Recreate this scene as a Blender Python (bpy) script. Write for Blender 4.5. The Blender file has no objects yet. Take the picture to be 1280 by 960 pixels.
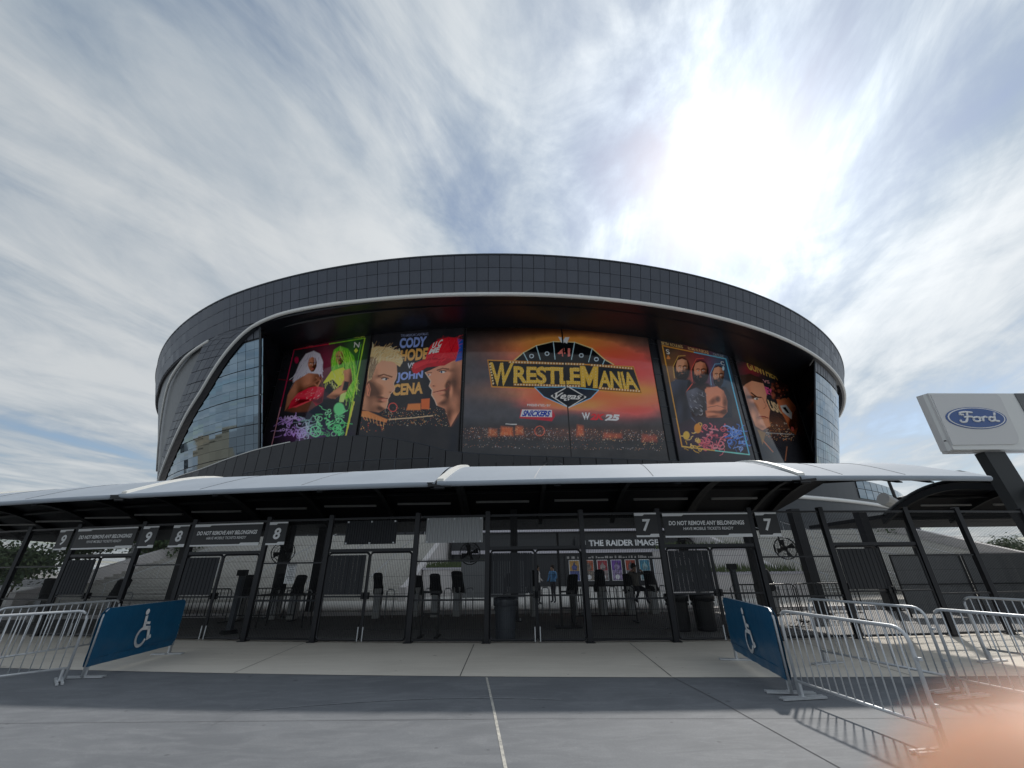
import bpy, bmesh, math, random
import numpy as np
from mathutils import Vector, Matrix
random.seed(7); RNG = np.random.default_rng(7)
sc = bpy.context.scene
COL = sc.collection
R_ = math.radians

# ------------------------------------------------------------------ camera
F_PX, PITCH, ROLL, CAM_H = 500.0, 24.4, -0.7, 1.75
cam = bpy.data.cameras.new('camera'); camo = bpy.data.objects.new('camera', cam); COL.objects.link(camo)
cam.sensor_width = 36.0; cam.lens = 36.0 * F_PX / 1280.0
cam.clip_start = 0.002; cam.clip_end = 3000
camo.matrix_world = Matrix.Translation((0, 0, CAM_H)) @ Matrix.Rotation(R_(90 + PITCH), 4, 'X') @ Matrix.Rotation(R_(ROLL), 4, 'Z')
cam.dof.use_dof = True; cam.dof.focus_distance = 25.0; cam.dof.aperture_fstop = 4.6
sc.camera = camo
# ------------------------------------------------------------------ light
SUN_AZ, SUN_EL = 36.5, 45.2          # degrees right of straight ahead, above the horizon
world = bpy.data.worlds.new('World'); sc.world = world; world.use_nodes = True
def build_world():
    nt = world.node_tree; N = nt.nodes; L = nt.links; N.clear()
    out = N.new('ShaderNodeOutputWorld'); bg = N.new('ShaderNodeBackground')
    sky = N.new('ShaderNodeTexSky'); sky.sky_type = 'NISHITA'; sky.sun_disc = False
    sky.sun_elevation = R_(SUN_EL); sky.sun_rotation = R_(SUN_AZ); sky.dust_density = 0.6
    def M(op, a, b=None, c=None, clamp=False):
        n = N.new('ShaderNodeMath'); n.operation = op; n.use_clamp = clamp
        for i, v in enumerate((a, b, c)):
            if v is None: continue
            if isinstance(v, (int, float)): n.inputs[i].default_value = v
            else: L.new(v, n.inputs[i])
        return n.outputs[0]
    def ramp(v, lo, hi):
        n = N.new('ShaderNodeMapRange'); n.interpolation_type = 'SMOOTHSTEP'
        L.new(v, n.inputs['Value']); n.inputs['From Min'].default_value = lo; n.inputs['From Max'].default_value = hi
        return n.outputs['Result']
    def mix(f, a, b):
        n = N.new('ShaderNodeMix'); n.data_type = 'RGBA'
        if isinstance(f, (int, float)): n.inputs[0].default_value = f
        else: L.new(f, n.inputs[0])
        for i, v in ((6, a), (7, b)):
            if isinstance(v, tuple): n.inputs[i].default_value = (*v, 1)
            else: L.new(v, n.inputs[i])
        return n.outputs[2]
    tc = N.new('ShaderNodeTexCoord'); sp = N.new('ShaderNodeSeparateXYZ'); L.new(tc.outputs['Generated'], sp.inputs[0])
    z = M('ADD', M('MAXIMUM', sp.outputs[2], 0.0), 0.10)
    u = M('DIVIDE', sp.outputs[0], z); v = M('DIVIDE', sp.outputs[1], z)
    cb = N.new('ShaderNodeCombineXYZ'); L.new(u, cb.inputs[0]); L.new(v, cb.inputs[1])
    def noise(scale, stretch, rot, detail, rough, dist, off):
        mp = N.new('ShaderNodeMapping'); mp.inputs['Rotation'].default_value = (0, 0, R_(rot))
        mp.inputs['Location'].default_value = off
        # rotate first, then stretch
        L.new(cb.outputs[0], mp.inputs[0])
        m2 = N.new('ShaderNodeMapping'); m2.inputs['Scale'].default_value = (1, stretch, 1); L.new(mp.outputs[0], m2.inputs[0])
        n = N.new('ShaderNodeTexNoise'); n.inputs['Scale'].default_value = scale; n.inputs['Detail'].default_value = detail
        n.inputs['Roughness'].default_value = rough; n.inputs['Distortion'].default_value = dist
        L.new(m2.outputs[0], n.inputs['Vector']); return n.outputs['Fac']
    band = noise(1.25, 0.20, 24, 4, 0.5, 0.5, (0.35, 0.1, 0))
    fine = noise(3.2, 0.42, 22, 10, 0.62, 0.8, (3, 1, 0))
    puff = noise(1.9, 0.62, 14, 9, 0.6, 0.5, (7, 2, 0))
    dens = M('ADD', M('MULTIPLY', band, 0.55), M('ADD', M('MULTIPLY', fine, 0.22), M('MULTIPLY', puff, 0.28)))
    cover = ramp(dens, 0.37, 0.54)
    shade = ramp(M('ADD', M('MULTIPLY', band, 0.36), M('ADD', M('MULTIPLY', puff, 0.42), M('MULTIPLY', fine, 0.32))), 0.44, 0.68)
    sd = Vector((math.sin(R_(SUN_AZ)) * math.cos(R_(SUN_EL)), math.cos(R_(SUN_AZ)) * math.cos(R_(SUN_EL)), math.sin(R_(SUN_EL))))
    dt = N.new('ShaderNodeVectorMath'); dt.operation = 'DOT_PRODUCT'; L.new(tc.outputs['Generated'], dt.inputs[0]); dt.inputs[1].default_value = sd
    d0 = M('MAXIMUM', dt.outputs['Value'], 0.0)
    # sunlight scattered forward by the cloud sheet: uneven because the sheet is uneven
    veil = M('ADD', 0.35, M('MULTIPLY', ramp(M('ADD', M('MULTIPLY', puff, 0.6), M('MULTIPLY', fine, 0.45)), 0.30, 0.72), 1.2))
    core = M('MULTIPLY', M('POWER', d0, 85.0), M('ADD', 0.25, M('MULTIPLY', puff, 1.1)))
    glow = M('ADD', M('ADD', core, M('MULTIPLY', M('POWER', d0, 30.0), M('MULTIPLY', veil, 0.13))), M('ADD', M('MULTIPLY', M('POWER', d0, 9.0), M('MULTIPLY', veil, 0.06)), M('MULTIPLY', M('POWER', d0, 3.0), 0.075)))
    bright = M('ADD', 0.205, glow)
    cloudc = mix(shade, (0.55, 0.66, 0.77), (1.04, 1.08, 1.10))
    n = N.new('ShaderNodeVectorMath'); n.operation = 'SCALE'; L.new(cloudc, n.inputs[0]); L.new(bright, n.inputs['Scale'])
    s2 = N.new('ShaderNodeVectorMath'); s2.operation = 'SCALE'; L.new(sky.outputs[0], s2.inputs[0]); s2.inputs['Scale'].default_value = 0.038
    col = mix(M('ADD', M('MULTIPLY', cover, 0.90), 0.04), s2.outputs[0], n.outputs[0])
    L.new(col, bg.inputs['Color']); bg.inputs['Strength'].default_value = 1.0
    L.new(bg.outputs[0], out.inputs[0])
build_world()
sl = bpy.data.lights.new('sun', 'SUN'); sl.energy = 1.15; sl.angle = R_(2.0); sl.color = (1.0, 0.95, 0.88)
so = bpy.data.objects.new('sun', sl); COL.objects.link(so)
so.rotation_euler = (R_(90 - SUN_EL), 0, R_(180 - SUN_AZ)); so.location = (40, 40, 80)
sc.view_settings.view_transform = 'Standard'; sc.view_settings.look = 'None'
sc.view_settings.gamma = 1; sc.view_settings.use_curve_mapping = False
sc.view_settings.exposure = 1.55

# ------------------------------------------------------------------ measuring helpers
_p, _r = R_(PITCH), R_(ROLL)
def ray(x, y):
    u, v = (x - 640) / F_PX, -(y - 480) / F_PX
    u, v = u * math.cos(_r) - v * math.sin(_r), u * math.sin(_r) + v * math.cos(_r)
    return u, math.cos(_p) - v * math.sin(_p), math.sin(_p) + v * math.cos(_p)
def on_z(x, y, z=0.0):
    d = ray(x, y); t = (z - CAM_H) / d[2]; return d[0] * t, d[1] * t
def on_y(x, y, Y):
    d = ray(x, y); t = Y / d[1]; return d[0] * t, CAM_H + d[2] * t
XC, YC = -4.4, 163.3                 # centre of the round stadium
def cone_R(z, off=0.0): return 112.5 - 0.27 * (40 - z) + off
def flank(th): return 1 - .0175 * min(1, max(0, (-th - 24) / 22)) ** 1.2          # the left side is a little flatter than a circle
def PT(th, R, z): a = R_(th); R = R * flank(th); return (R * math.sin(a), -R * math.cos(a), z)   # local to the stadium's centre

# ------------------------------------------------------------------ materials
MATS = {}
def mat(name, color, rough=0.6, metal=0.0, spec=0.5, noise=None, bump=0.0, coat=0.0, nscale=(1, 1, 1)):
    """noise = (scale, amount, second colour)"""
    if name in MATS: return MATS[name]
    m = bpy.data.materials.new(name); m.use_nodes = True; nt = m.node_tree; b = nt.nodes['Principled BSDF']
    b.inputs['Base Color'].default_value = (*color, 1); b.inputs['Roughness'].default_value = rough
    b.inputs['Metallic'].default_value = metal; b.inputs['Specular IOR Level'].default_value = spec
    b.inputs['Coat Weight'].default_value = coat; b.inputs['Coat Roughness'].default_value = 0.05
    if noise:
        s, amt, c2 = noise
        tc = nt.nodes.new('ShaderNodeTexCoord'); mp = nt.nodes.new('ShaderNodeMapping'); mp.inputs['Scale'].default_value = nscale
        nt.links.new(tc.outputs['Object'], mp.inputs[0])
        n = nt.nodes.new('ShaderNodeTexNoise'); n.inputs['Scale'].default_value = s; n.inputs['Detail'].default_value = 8; n.inputs['Roughness'].default_value = 0.62
        nt.links.new(mp.outputs[0], n.inputs['Vector'])
        r = nt.nodes.new('ShaderNodeMapRange'); r.inputs['From Min'].default_value = 0.35; r.inputs['From Max'].default_value = 0.68
        r.inputs['To Max'].default_value = amt; nt.links.new(n.outputs['Fac'], r.inputs['Value'])
        x = nt.nodes.new('ShaderNodeMix'); x.data_type = 'RGBA'; x.inputs[6].default_value = (*color, 1); x.inputs[7].default_value = (*c2, 1)
        nt.links.new(r.outputs['Result'], x.inputs[0]); nt.links.new(x.outputs[2], b.inputs['Base Color'])
        if bump:
            bp = nt.nodes.new('ShaderNodeBump'); bp.inputs['Strength'].default_value = bump; bp.inputs['Distance'].default_value = 0.02
            nt.links.new(n.outputs['Fac'], bp.inputs['Height']); nt.links.new(bp.outputs[0], b.inputs['Normal'])
    MATS[name] = m; return m
def ground_mat(name, base, dark, light, rough, stain=0.5, streak=(1, 1, 1)):
    m = bpy.data.materials.new(name); m.use_nodes = True; nt = m.node_tree; N = nt.nodes; L = nt.links; b = N['Principled BSDF']
    b.inputs['Roughness'].default_value = rough; b.inputs['Specular IOR Level'].default_value = 0.4
    tc = N.new('ShaderNodeTexCoord'); cur = None
    def nz(scale, det, sc3, lo, hi, dist=0.0):
        mp = N.new('ShaderNodeMapping'); mp.inputs['Scale'].default_value = sc3; L.new(tc.outputs['Object'], mp.inputs[0])
        n = N.new('ShaderNodeTexNoise'); n.inputs['Scale'].default_value = scale; n.inputs['Detail'].default_value = det
        n.inputs['Roughness'].default_value = 0.65; n.inputs['Distortion'].default_value = dist; L.new(mp.outputs[0], n.inputs['Vector'])
        r = N.new('ShaderNodeMapRange'); r.inputs['From Min'].default_value = lo; r.inputs['From Max'].default_value = hi
        r.interpolation_type = 'SMOOTHSTEP'; L.new(n.outputs['Fac'], r.inputs['Value']); return r.outputs['Result'], n.outputs['Fac']
    def mx(f, a, c, amt):
        k = N.new('ShaderNodeMath'); k.operation = 'MULTIPLY'; L.new(f, k.inputs[0]); k.inputs[1].default_value = amt
        x = N.new('ShaderNodeMix'); x.data_type = 'RGBA'; L.new(k.outputs[0], x.inputs[0])
        if isinstance(a, tuple): x.inputs[6].default_value = (*a, 1)
        else: L.new(a, x.inputs[6])
        x.inputs[7].default_value = (*c, 1); return x.outputs[2]
    f1, h1 = nz(0.55, 5, streak, 0.38, 0.62, 0.5); f2, h2 = nz(2.2, 9, (streak[0] * .6, streak[1] * 1.6, 1), 0.42, 0.70, 1.2)
    f3, h3 = nz(90, 3, (1, 1, 1), 0.35, 0.75); f4, h4 = nz(6.0, 10, streak, 0.56, 0.74, 2.0)
    c = mx(f1, base, dark, stain); c = mx(f2, c, light, stain * .8); c = mx(f4, c, light, stain * .7); c = mx(f3, c, dark, .55)
    # gum spots and small dark stains
    for sc_, th, amt in ((2.3, .07, .6), (7.0, .07, .5), (.9, .05, .6)):
        vo = N.new('ShaderNodeTexVoronoi'); vo.inputs['Scale'].default_value = sc_; L.new(tc.outputs['Object'], vo.inputs['Vector'])
        rr_ = N.new('ShaderNodeMapRange'); rr_.inputs['From Min'].default_value = th; rr_.inputs['From Max'].default_value = th * .5; L.new(vo.outputs['Distance'], rr_.inputs['Value'])
        c = mx(rr_.outputs['Result'], c, tuple(v * .55 for v in dark) if sc_ < 5 else light, amt)
    L.new(c, b.inputs['Base Color'])
    bp = N.new('ShaderNodeBump'); bp.inputs['Strength'].default_value = 0.35; bp.inputs['Distance'].default_value = 0.004
    L.new(h3, bp.inputs['Height']); L.new(bp.outputs[0], b.inputs['Normal'])
    MATS[name] = m; return m
mat('panel_dark', (0.078, 0.088, 0.112), 0.40, 0.3, noise=(0.35, .7, (0.064, 0.073, 0.095)))
mat('joint_black', (0.006, 0.006, 0.008), 0.8); mat('joint_slate', (0.026, 0.030, 0.040), 0.7)  # the second is the dark slate backing showing between cladding panels
mat('soffit', (0.010, 0.012, 0.018), 0.35)
mat('wall_black', (0.012, 0.014, 0.02), 0.25)
mat('trim_white', (0.74, 0.75, 0.74), 0.35, 0.1)
mat('podium_dark', (0.022, 0.023, 0.028), 0.5, noise=(0.5, .6, (0.03, 0.032, 0.037)))
mat('perforated', (0.16, 0.168, 0.18), 0.45, 0.4, noise=(1.2, .5, (0.12, 0.127, 0.137)))
mat('glass_pane', (0.17, 0.235, 0.30), 0.03, 1.0)
mat('mullion', (0.05, 0.058, 0.07), 0.4, 0.5)
mat('black_metal', (0.012, 0.0125, 0.015), 0.42, 0.2)
mat('black_frame', (0.016, 0.017, 0.021), 0.38, 0.3)
mat('black_fabric', (0.014, 0.015, 0.018), 0.85)
mat('screen_dark', (0.020, 0.022, 0.027), 0.7)
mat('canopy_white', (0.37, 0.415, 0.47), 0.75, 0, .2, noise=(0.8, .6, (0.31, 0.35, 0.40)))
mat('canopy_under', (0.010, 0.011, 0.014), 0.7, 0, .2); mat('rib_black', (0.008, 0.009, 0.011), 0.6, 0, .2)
mat('strap', (0.80, 0.79, 0.74), 0.45)
mat('galvanised', (0.60, 0.62, 0.64), 0.42, 0.35, noise=(9, .7, (0.46, 0.48, 0.50)))
mat('blue_vinyl', (0.007, 0.098, 0.205), 0.32, noise=(3, .4, (0.005, 0.064, 0.145)), bump=.6)
mat('white_print', (0.82, 0.83, 0.84), 0.5)
mat('sign_black', (0.020, 0.021, 0.024), 0.45)
mat('corrugated', (0.36, 0.37, 0.38), 0.5, 0.4)
mat('concrete_wall', (0.66, 0.63, 0.62), 0.8, noise=(1.5, .6, (0.54, 0.52, 0.51)), bump=.2)
mat('stone_step', (0.56, 0.545, 0.51), 0.85, noise=(5, .8, (0.38, 0.37, 0.34)), bump=.3)
mat('store_dark', (0.03, 0.032, 0.036), 0.3)
mat('store_glass', (0.05, 0.06, 0.065), 0.05, 0.0, 0.9)
mat('fascia_pale', (0.55, 0.53, 0.58), 0.5)
mat('ped_grey', (0.33, 0.33, 0.32), 0.5, 0.4)
mat('bin_grey', (0.055, 0.065, 0.08), 0.5)
mat('bin_black', (0.014, 0.015, 0.017), 0.4)
mat('liner', (0.09, 0.10, 0.12), 0.25)
mat('sign_grey', (0.62, 0.62, 0.62), 0.4, 0.1)
mat('sign_pale', (0.72, 0.73, 0.72), 0.4)
mat('sign_blue', (0.015, 0.075, 0.28), 0.25, coat=.5)
mat('post_dark', (0.03, 0.033, 0.036), 0.45, 0.3)
mat('tan_stucco', (0.42, 0.34, 0.24), 0.8)
mat('skin', (0.80, 0.43, 0.28), 0.5); MATS['skin'].node_tree.nodes['Principled BSDF'].inputs['Subsurface Weight'].default_value = 0.25
MATS['skin'].node_tree.nodes['Principled BSDF'].inputs['Subsurface Radius'].default_value = (0.006, 0.002, 0.001)
mat('bark', (0.10, 0.07, 0.05), 0.9)
for i, c in enumerate([(0.055, 0.09, 0.03), (0.075, 0.11, 0.04), (0.04, 0.07, 0.03)]): mat('leaf%d' % i, c, 0.7)
mat('grass', (0.10, 0.13, 0.05), 0.9, noise=(6, .8, (0.05, 0.07, 0.03)))
for n, c in {'cloth_grey': (.16, .17, .17), 'cloth_white': (.7, .7, .72), 'cloth_blue': (.12, .28, .5), 'cloth_black': (.02, .02, .025), 'hair': (.03, .02, .015), 'skin_far': (.45, .28, .2)}.items(): mat(n, c, .8)
ground_mat('asphalt', (0.160, 0.170, 0.184), (0.108, 0.116, 0.128), (0.235, 0.245, 0.258), 0.7, .6, (.85, 1.15, 1))
ground_mat('concrete', (0.68, 0.635, 0.56), (0.55, 0.51, 0.445), (0.76, 0.715, 0.635), 0.8, .6, (.5, 1.4, 1))
ground_mat('plaza_floor', (0.26, 0.255, 0.25), (0.19, 0.19, 0.19), (0.33, 0.32, 0.31), 0.75, .5)
def vary(name, amt):
    nt = MATS[name].node_tree; b = nt.nodes['Principled BSDF']; oi = nt.nodes.new('ShaderNodeObjectInfo'); mr = nt.nodes.new('ShaderNodeMapRange'); mr.inputs['To Min'].default_value = 1 - amt; mr.inputs['To Max'].default_value = 1 + amt; nt.links.new(oi.outputs['Random'], mr.inputs['Value'])
    vm = nt.nodes.new('ShaderNodeVectorMath'); vm.operation = 'SCALE'; nt.links.new(mr.outputs['Result'], vm.inputs['Scale']); ln = b.inputs['Base Color'].links
    if ln: nt.links.new(ln[0].from_socket, vm.inputs[0])
    else: vm.inputs[0].default_value = b.inputs['Base Color'].default_value[:3]
    nt.links.new(vm.outputs[0], b.inputs['Base Color'])
    r2 = nt.nodes.new('ShaderNodeMapRange'); r = b.inputs['Roughness'].default_value; r2.inputs['To Min'].default_value = r * .85; r2.inputs['To Max'].default_value = r * 1.2; nt.links.new(oi.outputs['Random'], r2.inputs['Value']); nt.links.new(r2.outputs['Result'], b.inputs['Roughness'])
vary('panel_dark', .13); vary('podium_dark', .15); vary('glass_pane', .12)
# printed banner: colour comes from the print (a colour attribute), gloss from the glass-like vinyl
def print_mat():
    m = bpy.data.materials.new('vinyl_print'); m.use_nodes = True; nt = m.node_tree; b = nt.nodes['Principled BSDF']
    a = nt.nodes.new('ShaderNodeVertexColor'); a.layer_name = 'print'; nt.links.new(a.outputs['Color'], b.inputs['Base Color'])
    b.inputs['Roughness'].default_value = 0.07; b.inputs['Specular IOR Level'].default_value = 0.42
    MATS['vinyl_print'] = m
print_mat()

# ------------------------------------------------------------------ mesh builder
class MB:
    def __init__(s): s.v = []; s.f = []
    def add(s, vs, fs):
        o = len(s.v); s.v += [tuple(v) for v in vs]; s.f += [tuple(i + o for i in f) for f in fs]; return s
    def box(s, x0, x1, y0, y1, z0, z1, M=None):
        vs = [(x0, y0, z0), (x1, y0, z0), (x1, y1, z0), (x0, y1, z0), (x0, y0, z1), (x1, y0, z1), (x1, y1, z1), (x0, y1, z1)]
        if M is not None: vs = [M @ Vector(v) for v in vs]
        return s.add(vs, [(3, 2, 1, 0), (4, 5, 6, 7), (0, 1, 5, 4), (1, 2, 6, 5), (2, 3, 7, 6), (3, 0, 4, 7)])
    def tube(s, pts, r, n=8, cap=True, closed=False):
        pts = [Vector(p) for p in pts]; k = len(pts); o = len(s.v)
        rs = r if isinstance(r, (list, tuple)) else [r] * k
        for i, p in enumerate(pts):
            a = pts[(i - 1) % k] if (i or closed) else p; b = pts[(i + 1) % k] if (i < k - 1 or closed) else p
            t = (b - a).normalized(); up = Vector((0, 0, 1)) if abs(t.z) < .9 else Vector((1, 0, 0))
            e1 = t.cross(up).normalized(); e2 = t.cross(e1)
            for j in range(n):
                q = 2 * math.pi * j / n; s.v.append(tuple(p + (e1 * math.cos(q) + e2 * math.sin(q)) * rs[i]))
        for i in range(k if closed else k - 1):
            for j in range(n):
                i2 = (i + 1) % k
                s.f.append((o + i * n + j, o + i * n + (j + 1) % n, o + i2 * n + (j + 1) % n, o + i2 * n + j))
        if cap and not closed:
            s.f.append(tuple(o + j for j in range(n))[::-1]); s.f.append(tuple(o + (k - 1) * n + j for j in range(n)))
        return s
    def prism(s, poly, y0, y1, M=None):        # poly in (x, z), extruded along y
        n = len(poly); vs = [(x, y0, z) for x, z in poly] + [(x, y1, z) for x, z in poly]
        if M is not None: vs = [M @ Vector(v) for v in vs]
        return s.add(vs, [tuple(range(n)), tuple(range(2 * n - 1, n - 1, -1))] + [((i + 1) % n, i, n + i, n + (i + 1) % n) for i in range(n)])
    def lathe(s, prof, n=20, c=(0, 0, 0)):     # prof: (r, z)
        o = len(s.v); k = len(prof)
        for r, z in prof:
            for j in range(n): q = 2 * math.pi * j / n; s.v.append((c[0] + r * math.cos(q), c[1] + r * math.sin(q), c[2] + z))
        for i in range(k - 1):
            for j in range(n): s.f.append((o + i * n + j, o + i * n + (j + 1) % n, o + (i + 1) * n + (j + 1) % n, o + (i + 1) * n + j))
        s.f.append(tuple(o + j for j in range(n))[::-1]); s.f.append(tuple(o + (k - 1) * n + j for j in range(n))); return s
    def mesh(s, name, m, smooth=False):
        me = bpy.data.meshes.new(name); me.from_pydata(s.v, [], s.f); me.materials.append(MATS[m]); me.validate()
        if smooth:
            for p in me.polygons: p.use_smooth = True
        return me
    def build(s, name, m, parent=None, smooth=False, **kw):
        return link(name, s.mesh(name, m, smooth), parent, **kw)
def link(name, data, parent=None, loc=None, rz=None, label=None, cat=None, group=None, kind=None):
    o = bpy.data.objects.new(name, data); COL.objects.link(o)
    if parent is not None: o.parent = parent
    if loc is not None: o.location = loc
    if rz is not None: o.rotation_euler = (0, 0, rz)
    return tag(o, label, cat, group, kind)
def tag(o, label=None, cat=None, group=None, kind=None):
    for k, v in (('label', label), ('category', cat), ('group', group), ('kind', kind)):
        if v: o[k] = v
    return o
def thing(name, label, cat, loc=(0, 0, 0), rz=0.0, group=None): return link(name, None, None, loc, rz, label, cat, group)
def copy_tree(o, parent=None):
    c = o.copy(); COL.objects.link(c)
    if parent is not None: c.parent = parent
    for ch in list(o.children): copy_tree(ch, c)
    return c
def text_geo(body, offset=0.0, shear=0.0, spacing=1.0):
    """triangulated glyphs normalised to a 0..1 box (x right, y up); built-in font"""
    cu = bpy.data.curves.new('glyphs', 'FONT'); cu.body = body; cu.offset = offset; cu.shear = shear; cu.space_character = spacing; cu.resolution_u = 4
    o = bpy.data.objects.new('glyphs', cu); COL.objects.link(o)
    bpy.context.view_layer.update()
    me = bpy.data.meshes.new_from_object(o.evaluated_get(bpy.context.evaluated_depsgraph_get()))
    me.calc_loop_triangles()
    v = np.array([p.co[:2] for p in me.vertices]); f = np.array([t.vertices[:] for t in me.loop_triangles])
    bpy.data.objects.remove(o); bpy.data.curves.remove(cu); bpy.data.meshes.remove(me)
    lo, hi = v.min(0), v.max(0); return (v - lo) / (hi - lo), f
def flat_text(name, body, x0, x1, z0, z1, y, m, parent, offset=0.02, shear=0.0, spacing=1.0):
    v, f = text_geo(body, offset, shear, spacing)
    vs = [(x0 + a * (x1 - x0), y, z0 + b * (z1 - z0)) for a, b in v]
    return MB().add(vs, [tuple(t) for t in f]).build(name, m, parent)

# ================================================================== ground
def fence_y(x): return 11.55 + 0.0069 * (x - 4) ** 2
def conc_y(x): return 8.38 - 0.075 * x + 0.004 * x * x if x < 9 else 8.03 + (x - 9) * -.003
def sheet(name, lo, hi, z, m, xs, label=None):
    b = MB(); vs = []
    for x in xs: vs += [(x, lo(x), z), (x, hi(x), z)]
    b.add(vs, [(2 * i, 2 * i + 2, 2 * i + 3, 2 * i + 1) for i in range(len(xs) - 1)])
    return b.build(name, m, kind='structure')
MB().add([(-900, -900, -.012), (900, -900, -.012), (900, 900, -.012), (-900, 900, -.012)], [(0, 1, 2, 3)]).build('ground', 'plaza_floor', kind='structure')
XS = [x * 1.0 for x in range(-40, 41)]
road = sheet('asphalt_pavement', lambda x: -60, lambda x: conc_y(x), -0.004, 'asphalt', XS)
walk = sheet('concrete_pavement', lambda x: conc_y(x) + .006, lambda x: fence_y(x) + .25, 0.0, 'concrete', XS)
def strip(pts, w, z, name, m, parent):
    b = MB()
    for (xa, ya), (xb, yb) in zip(pts, pts[1:]):
        d = Vector((xb - xa, yb - ya, 0)).normalized(); n = Vector((-d.y, d.x, 0)) * w / 2
        b.add([(xa - n.x, ya - n.y, z), (xa + n.x, ya + n.y, z), (xb + n.x, yb + n.y, z), (xb - n.x, yb - n.y, z)], [(0, 3, 2, 1)])
    return b.build(name, m, parent)
mat('joint_pale', (0.55, 0.53, 0.47), .8, noise=(14, .9, (.2, .2, .2))); mat('joint_dark', (0.05, 0.05, 0.055), .9)
mat('tyre_mark', (0.25, 0.26, 0.275), .7, noise=(7, .9, (.132, .143, .16)))
strip([(-.5, 8.36), (-.3, 6.7), (-.11, 5.0), (.35, 1.0), (.6, -1)], .034, 0.0, 'expansion_joint', 'joint_pale', road)
strip([(-30, 6.6), (0, 6.3), (8, 6.05), (30, 5.6)], .006, 0.0, 'saw_cut', 'joint_dark', road)
strip([(2.66, 8.2), (2.83, 6.9), (3.01, 4.88), (3.6, 0)], .012, 0.0, 'saw_cut', 'joint_dark', road)
strip([(-3.65, 7.9), (-3.75, 6.2)], .007, 0.0, 'scratch', 'tyre_mark', road)
strip([(-.97, 8.47), (-1.01, 11.6)], .014, 0.004, 'saw_cut', 'joint_dark', walk)
strip([(2.65, 8.26), (2.78, 11.4)], .014, 0.004, 'saw_cut', 'joint_dark', walk)
strip([(-5.2, 8.9), (-5.4, 12.0)], .012, 0.004, 'saw_cut', 'joint_dark', walk)
strip([(6.6, 8.1), (6.9, 11.4)], .012, 0.004, 'saw_cut', 'joint_dark', walk)
# tyre arc faintly rubbed into the asphalt
mat('tyre_mark', (0.27, 0.28, 0.30), .7, noise=(7, .9, (.165, .18, .205)))
strip([(-3.6 + .25 * i, 6.75 + .45 * math.sin(i * .14)) for i in range(18)], .03, 0.0005, 'tyre_mark', 'tyre_mark', road)
# blown leaves and grit along the foot of the fence
b = MB()
for i in range(420):
    x = random.uniform(-12, 12); y = fence_y(x) - random.expovariate(14); s = random.uniform(.006, .018); a = random.uniform(0, 6.3)
    b.add([(x + s * math.cos(a), y + s * math.sin(a), .006), (x - s * math.sin(a) * .5, y + s * math.cos(a) * .5, .01), (x - s * math.cos(a), y - s * math.sin(a), .007), (x + s * math.sin(a) * .5, y - s * math.cos(a) * .5, .012)], [(0, 1, 2, 3)])
mat('leaf_litter', (.42, .36, .26), .9)
b.build('leaf_litter', 'leaf_litter', label='scattered dry leaf litter along the foot of the black fence', cat='litter', kind='stuff')

# ================================================================== stadium
stad = thing('stadium', 'huge round black stadium with dark panelled parapet, white trim and banner-covered front', 'stadium', (XC, YC, 0))
WALL_R = 103.5; TH0, TH1 = -20.15, 36.7
TRIM = [(-50, 9.0), (-46, 13.6), (-41.2, 18.64), (-37.56, 21.56), (-34.06, 25.02), (-31, 28.4), (-28.31, 31.2), (-26.4, 33.7), (-24.59, 35.98), (-22.44, 38.33), (-20.46, 39.7), (-18.18, 40.35), (-16.07, 40.5), (-12.9, 40.45), (-10, 40.3), (-6, 40.2), (0, 40.1), (20, 40.1), (62, 40.1)]
def interp(tab, t):
    if t <= tab[0][0]: return tab[0][1]
    for (a, za), (c, zc) in zip(tab, tab[1:]):
        if t <= c: return za + (zc - za) * (t - a) / (c - a)
    return tab[-1][1]
def smooth_path(tab, n=4):          # Catmull-Rom through the points
    P = [np.array(p, float) for p in tab]; P = [2 * P[0] - P[1]] + P + [2 * P[-1] - P[-2]]; out = []
    for i in range(1, len(P) - 2):
        for k in range(n):
            t = k / n; a, b_, c, d = P[i - 1:i + 3]
            out.append(tuple(.5 * ((2 * b_) + (c - a) * t + (2 * a - 5 * b_ + 4 * c - d) * t * t + (-a + 3 * b_ - 3 * c + d) * t ** 3)))
    return out + [tuple(P[-2])]
TS = [p for p in smooth_path(TRIM[:17], 4)] + [(t, 40.1) for t in range(2, 63, 1)]
# backing behind the panel joints, roof edge, white trim tube, soffits
b = MB(); ths = [t * .9 for t in range(-90, 91)]
def ring(b, ths, za, ra, zb, rb):
    o = len(b.v)
    for t in ths: b.v += [PT(t, ra, za), PT(t, rb, zb)]
    for i in range(len(ths) - 1): b.f.append((o + 2 * i, o + 2 * i + 2, o + 2 * i + 3, o + 2 * i + 1))
ring(b, ths, 39.9, cone_R(39.9, -.16), 46.45, cone_R(46.45, -.16)); ring(b, ths, 46.45, cone_R(46.45, -.16), 46.3, 96)
b.build('parapet_backing', 'joint_slate', stad)
b = MB()
ring(b, ths, 46.42, cone_R(46.42, -.3), 46.62, cone_R(46.62, -.3)); ring(b, ths, 46.42, cone_R(46.42, .1), 46.62, cone_R(46.62, .1)); ring(b, ths, 46.62, cone_R(46.62, .1), 46.62, cone_R(46.62, -.3)); ring(b, ths, 46.42, cone_R(46.42, .1), 46.42, cone_R(46.42, -.3))
b.build('parapet_coping', 'mullion', stad)
b = MB(); b.tube([PT(t, cone_R(z, .05), z) for t, z in TS], .34, 8); b.build('trim', 'trim_white', stad, smooth=True)
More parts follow.
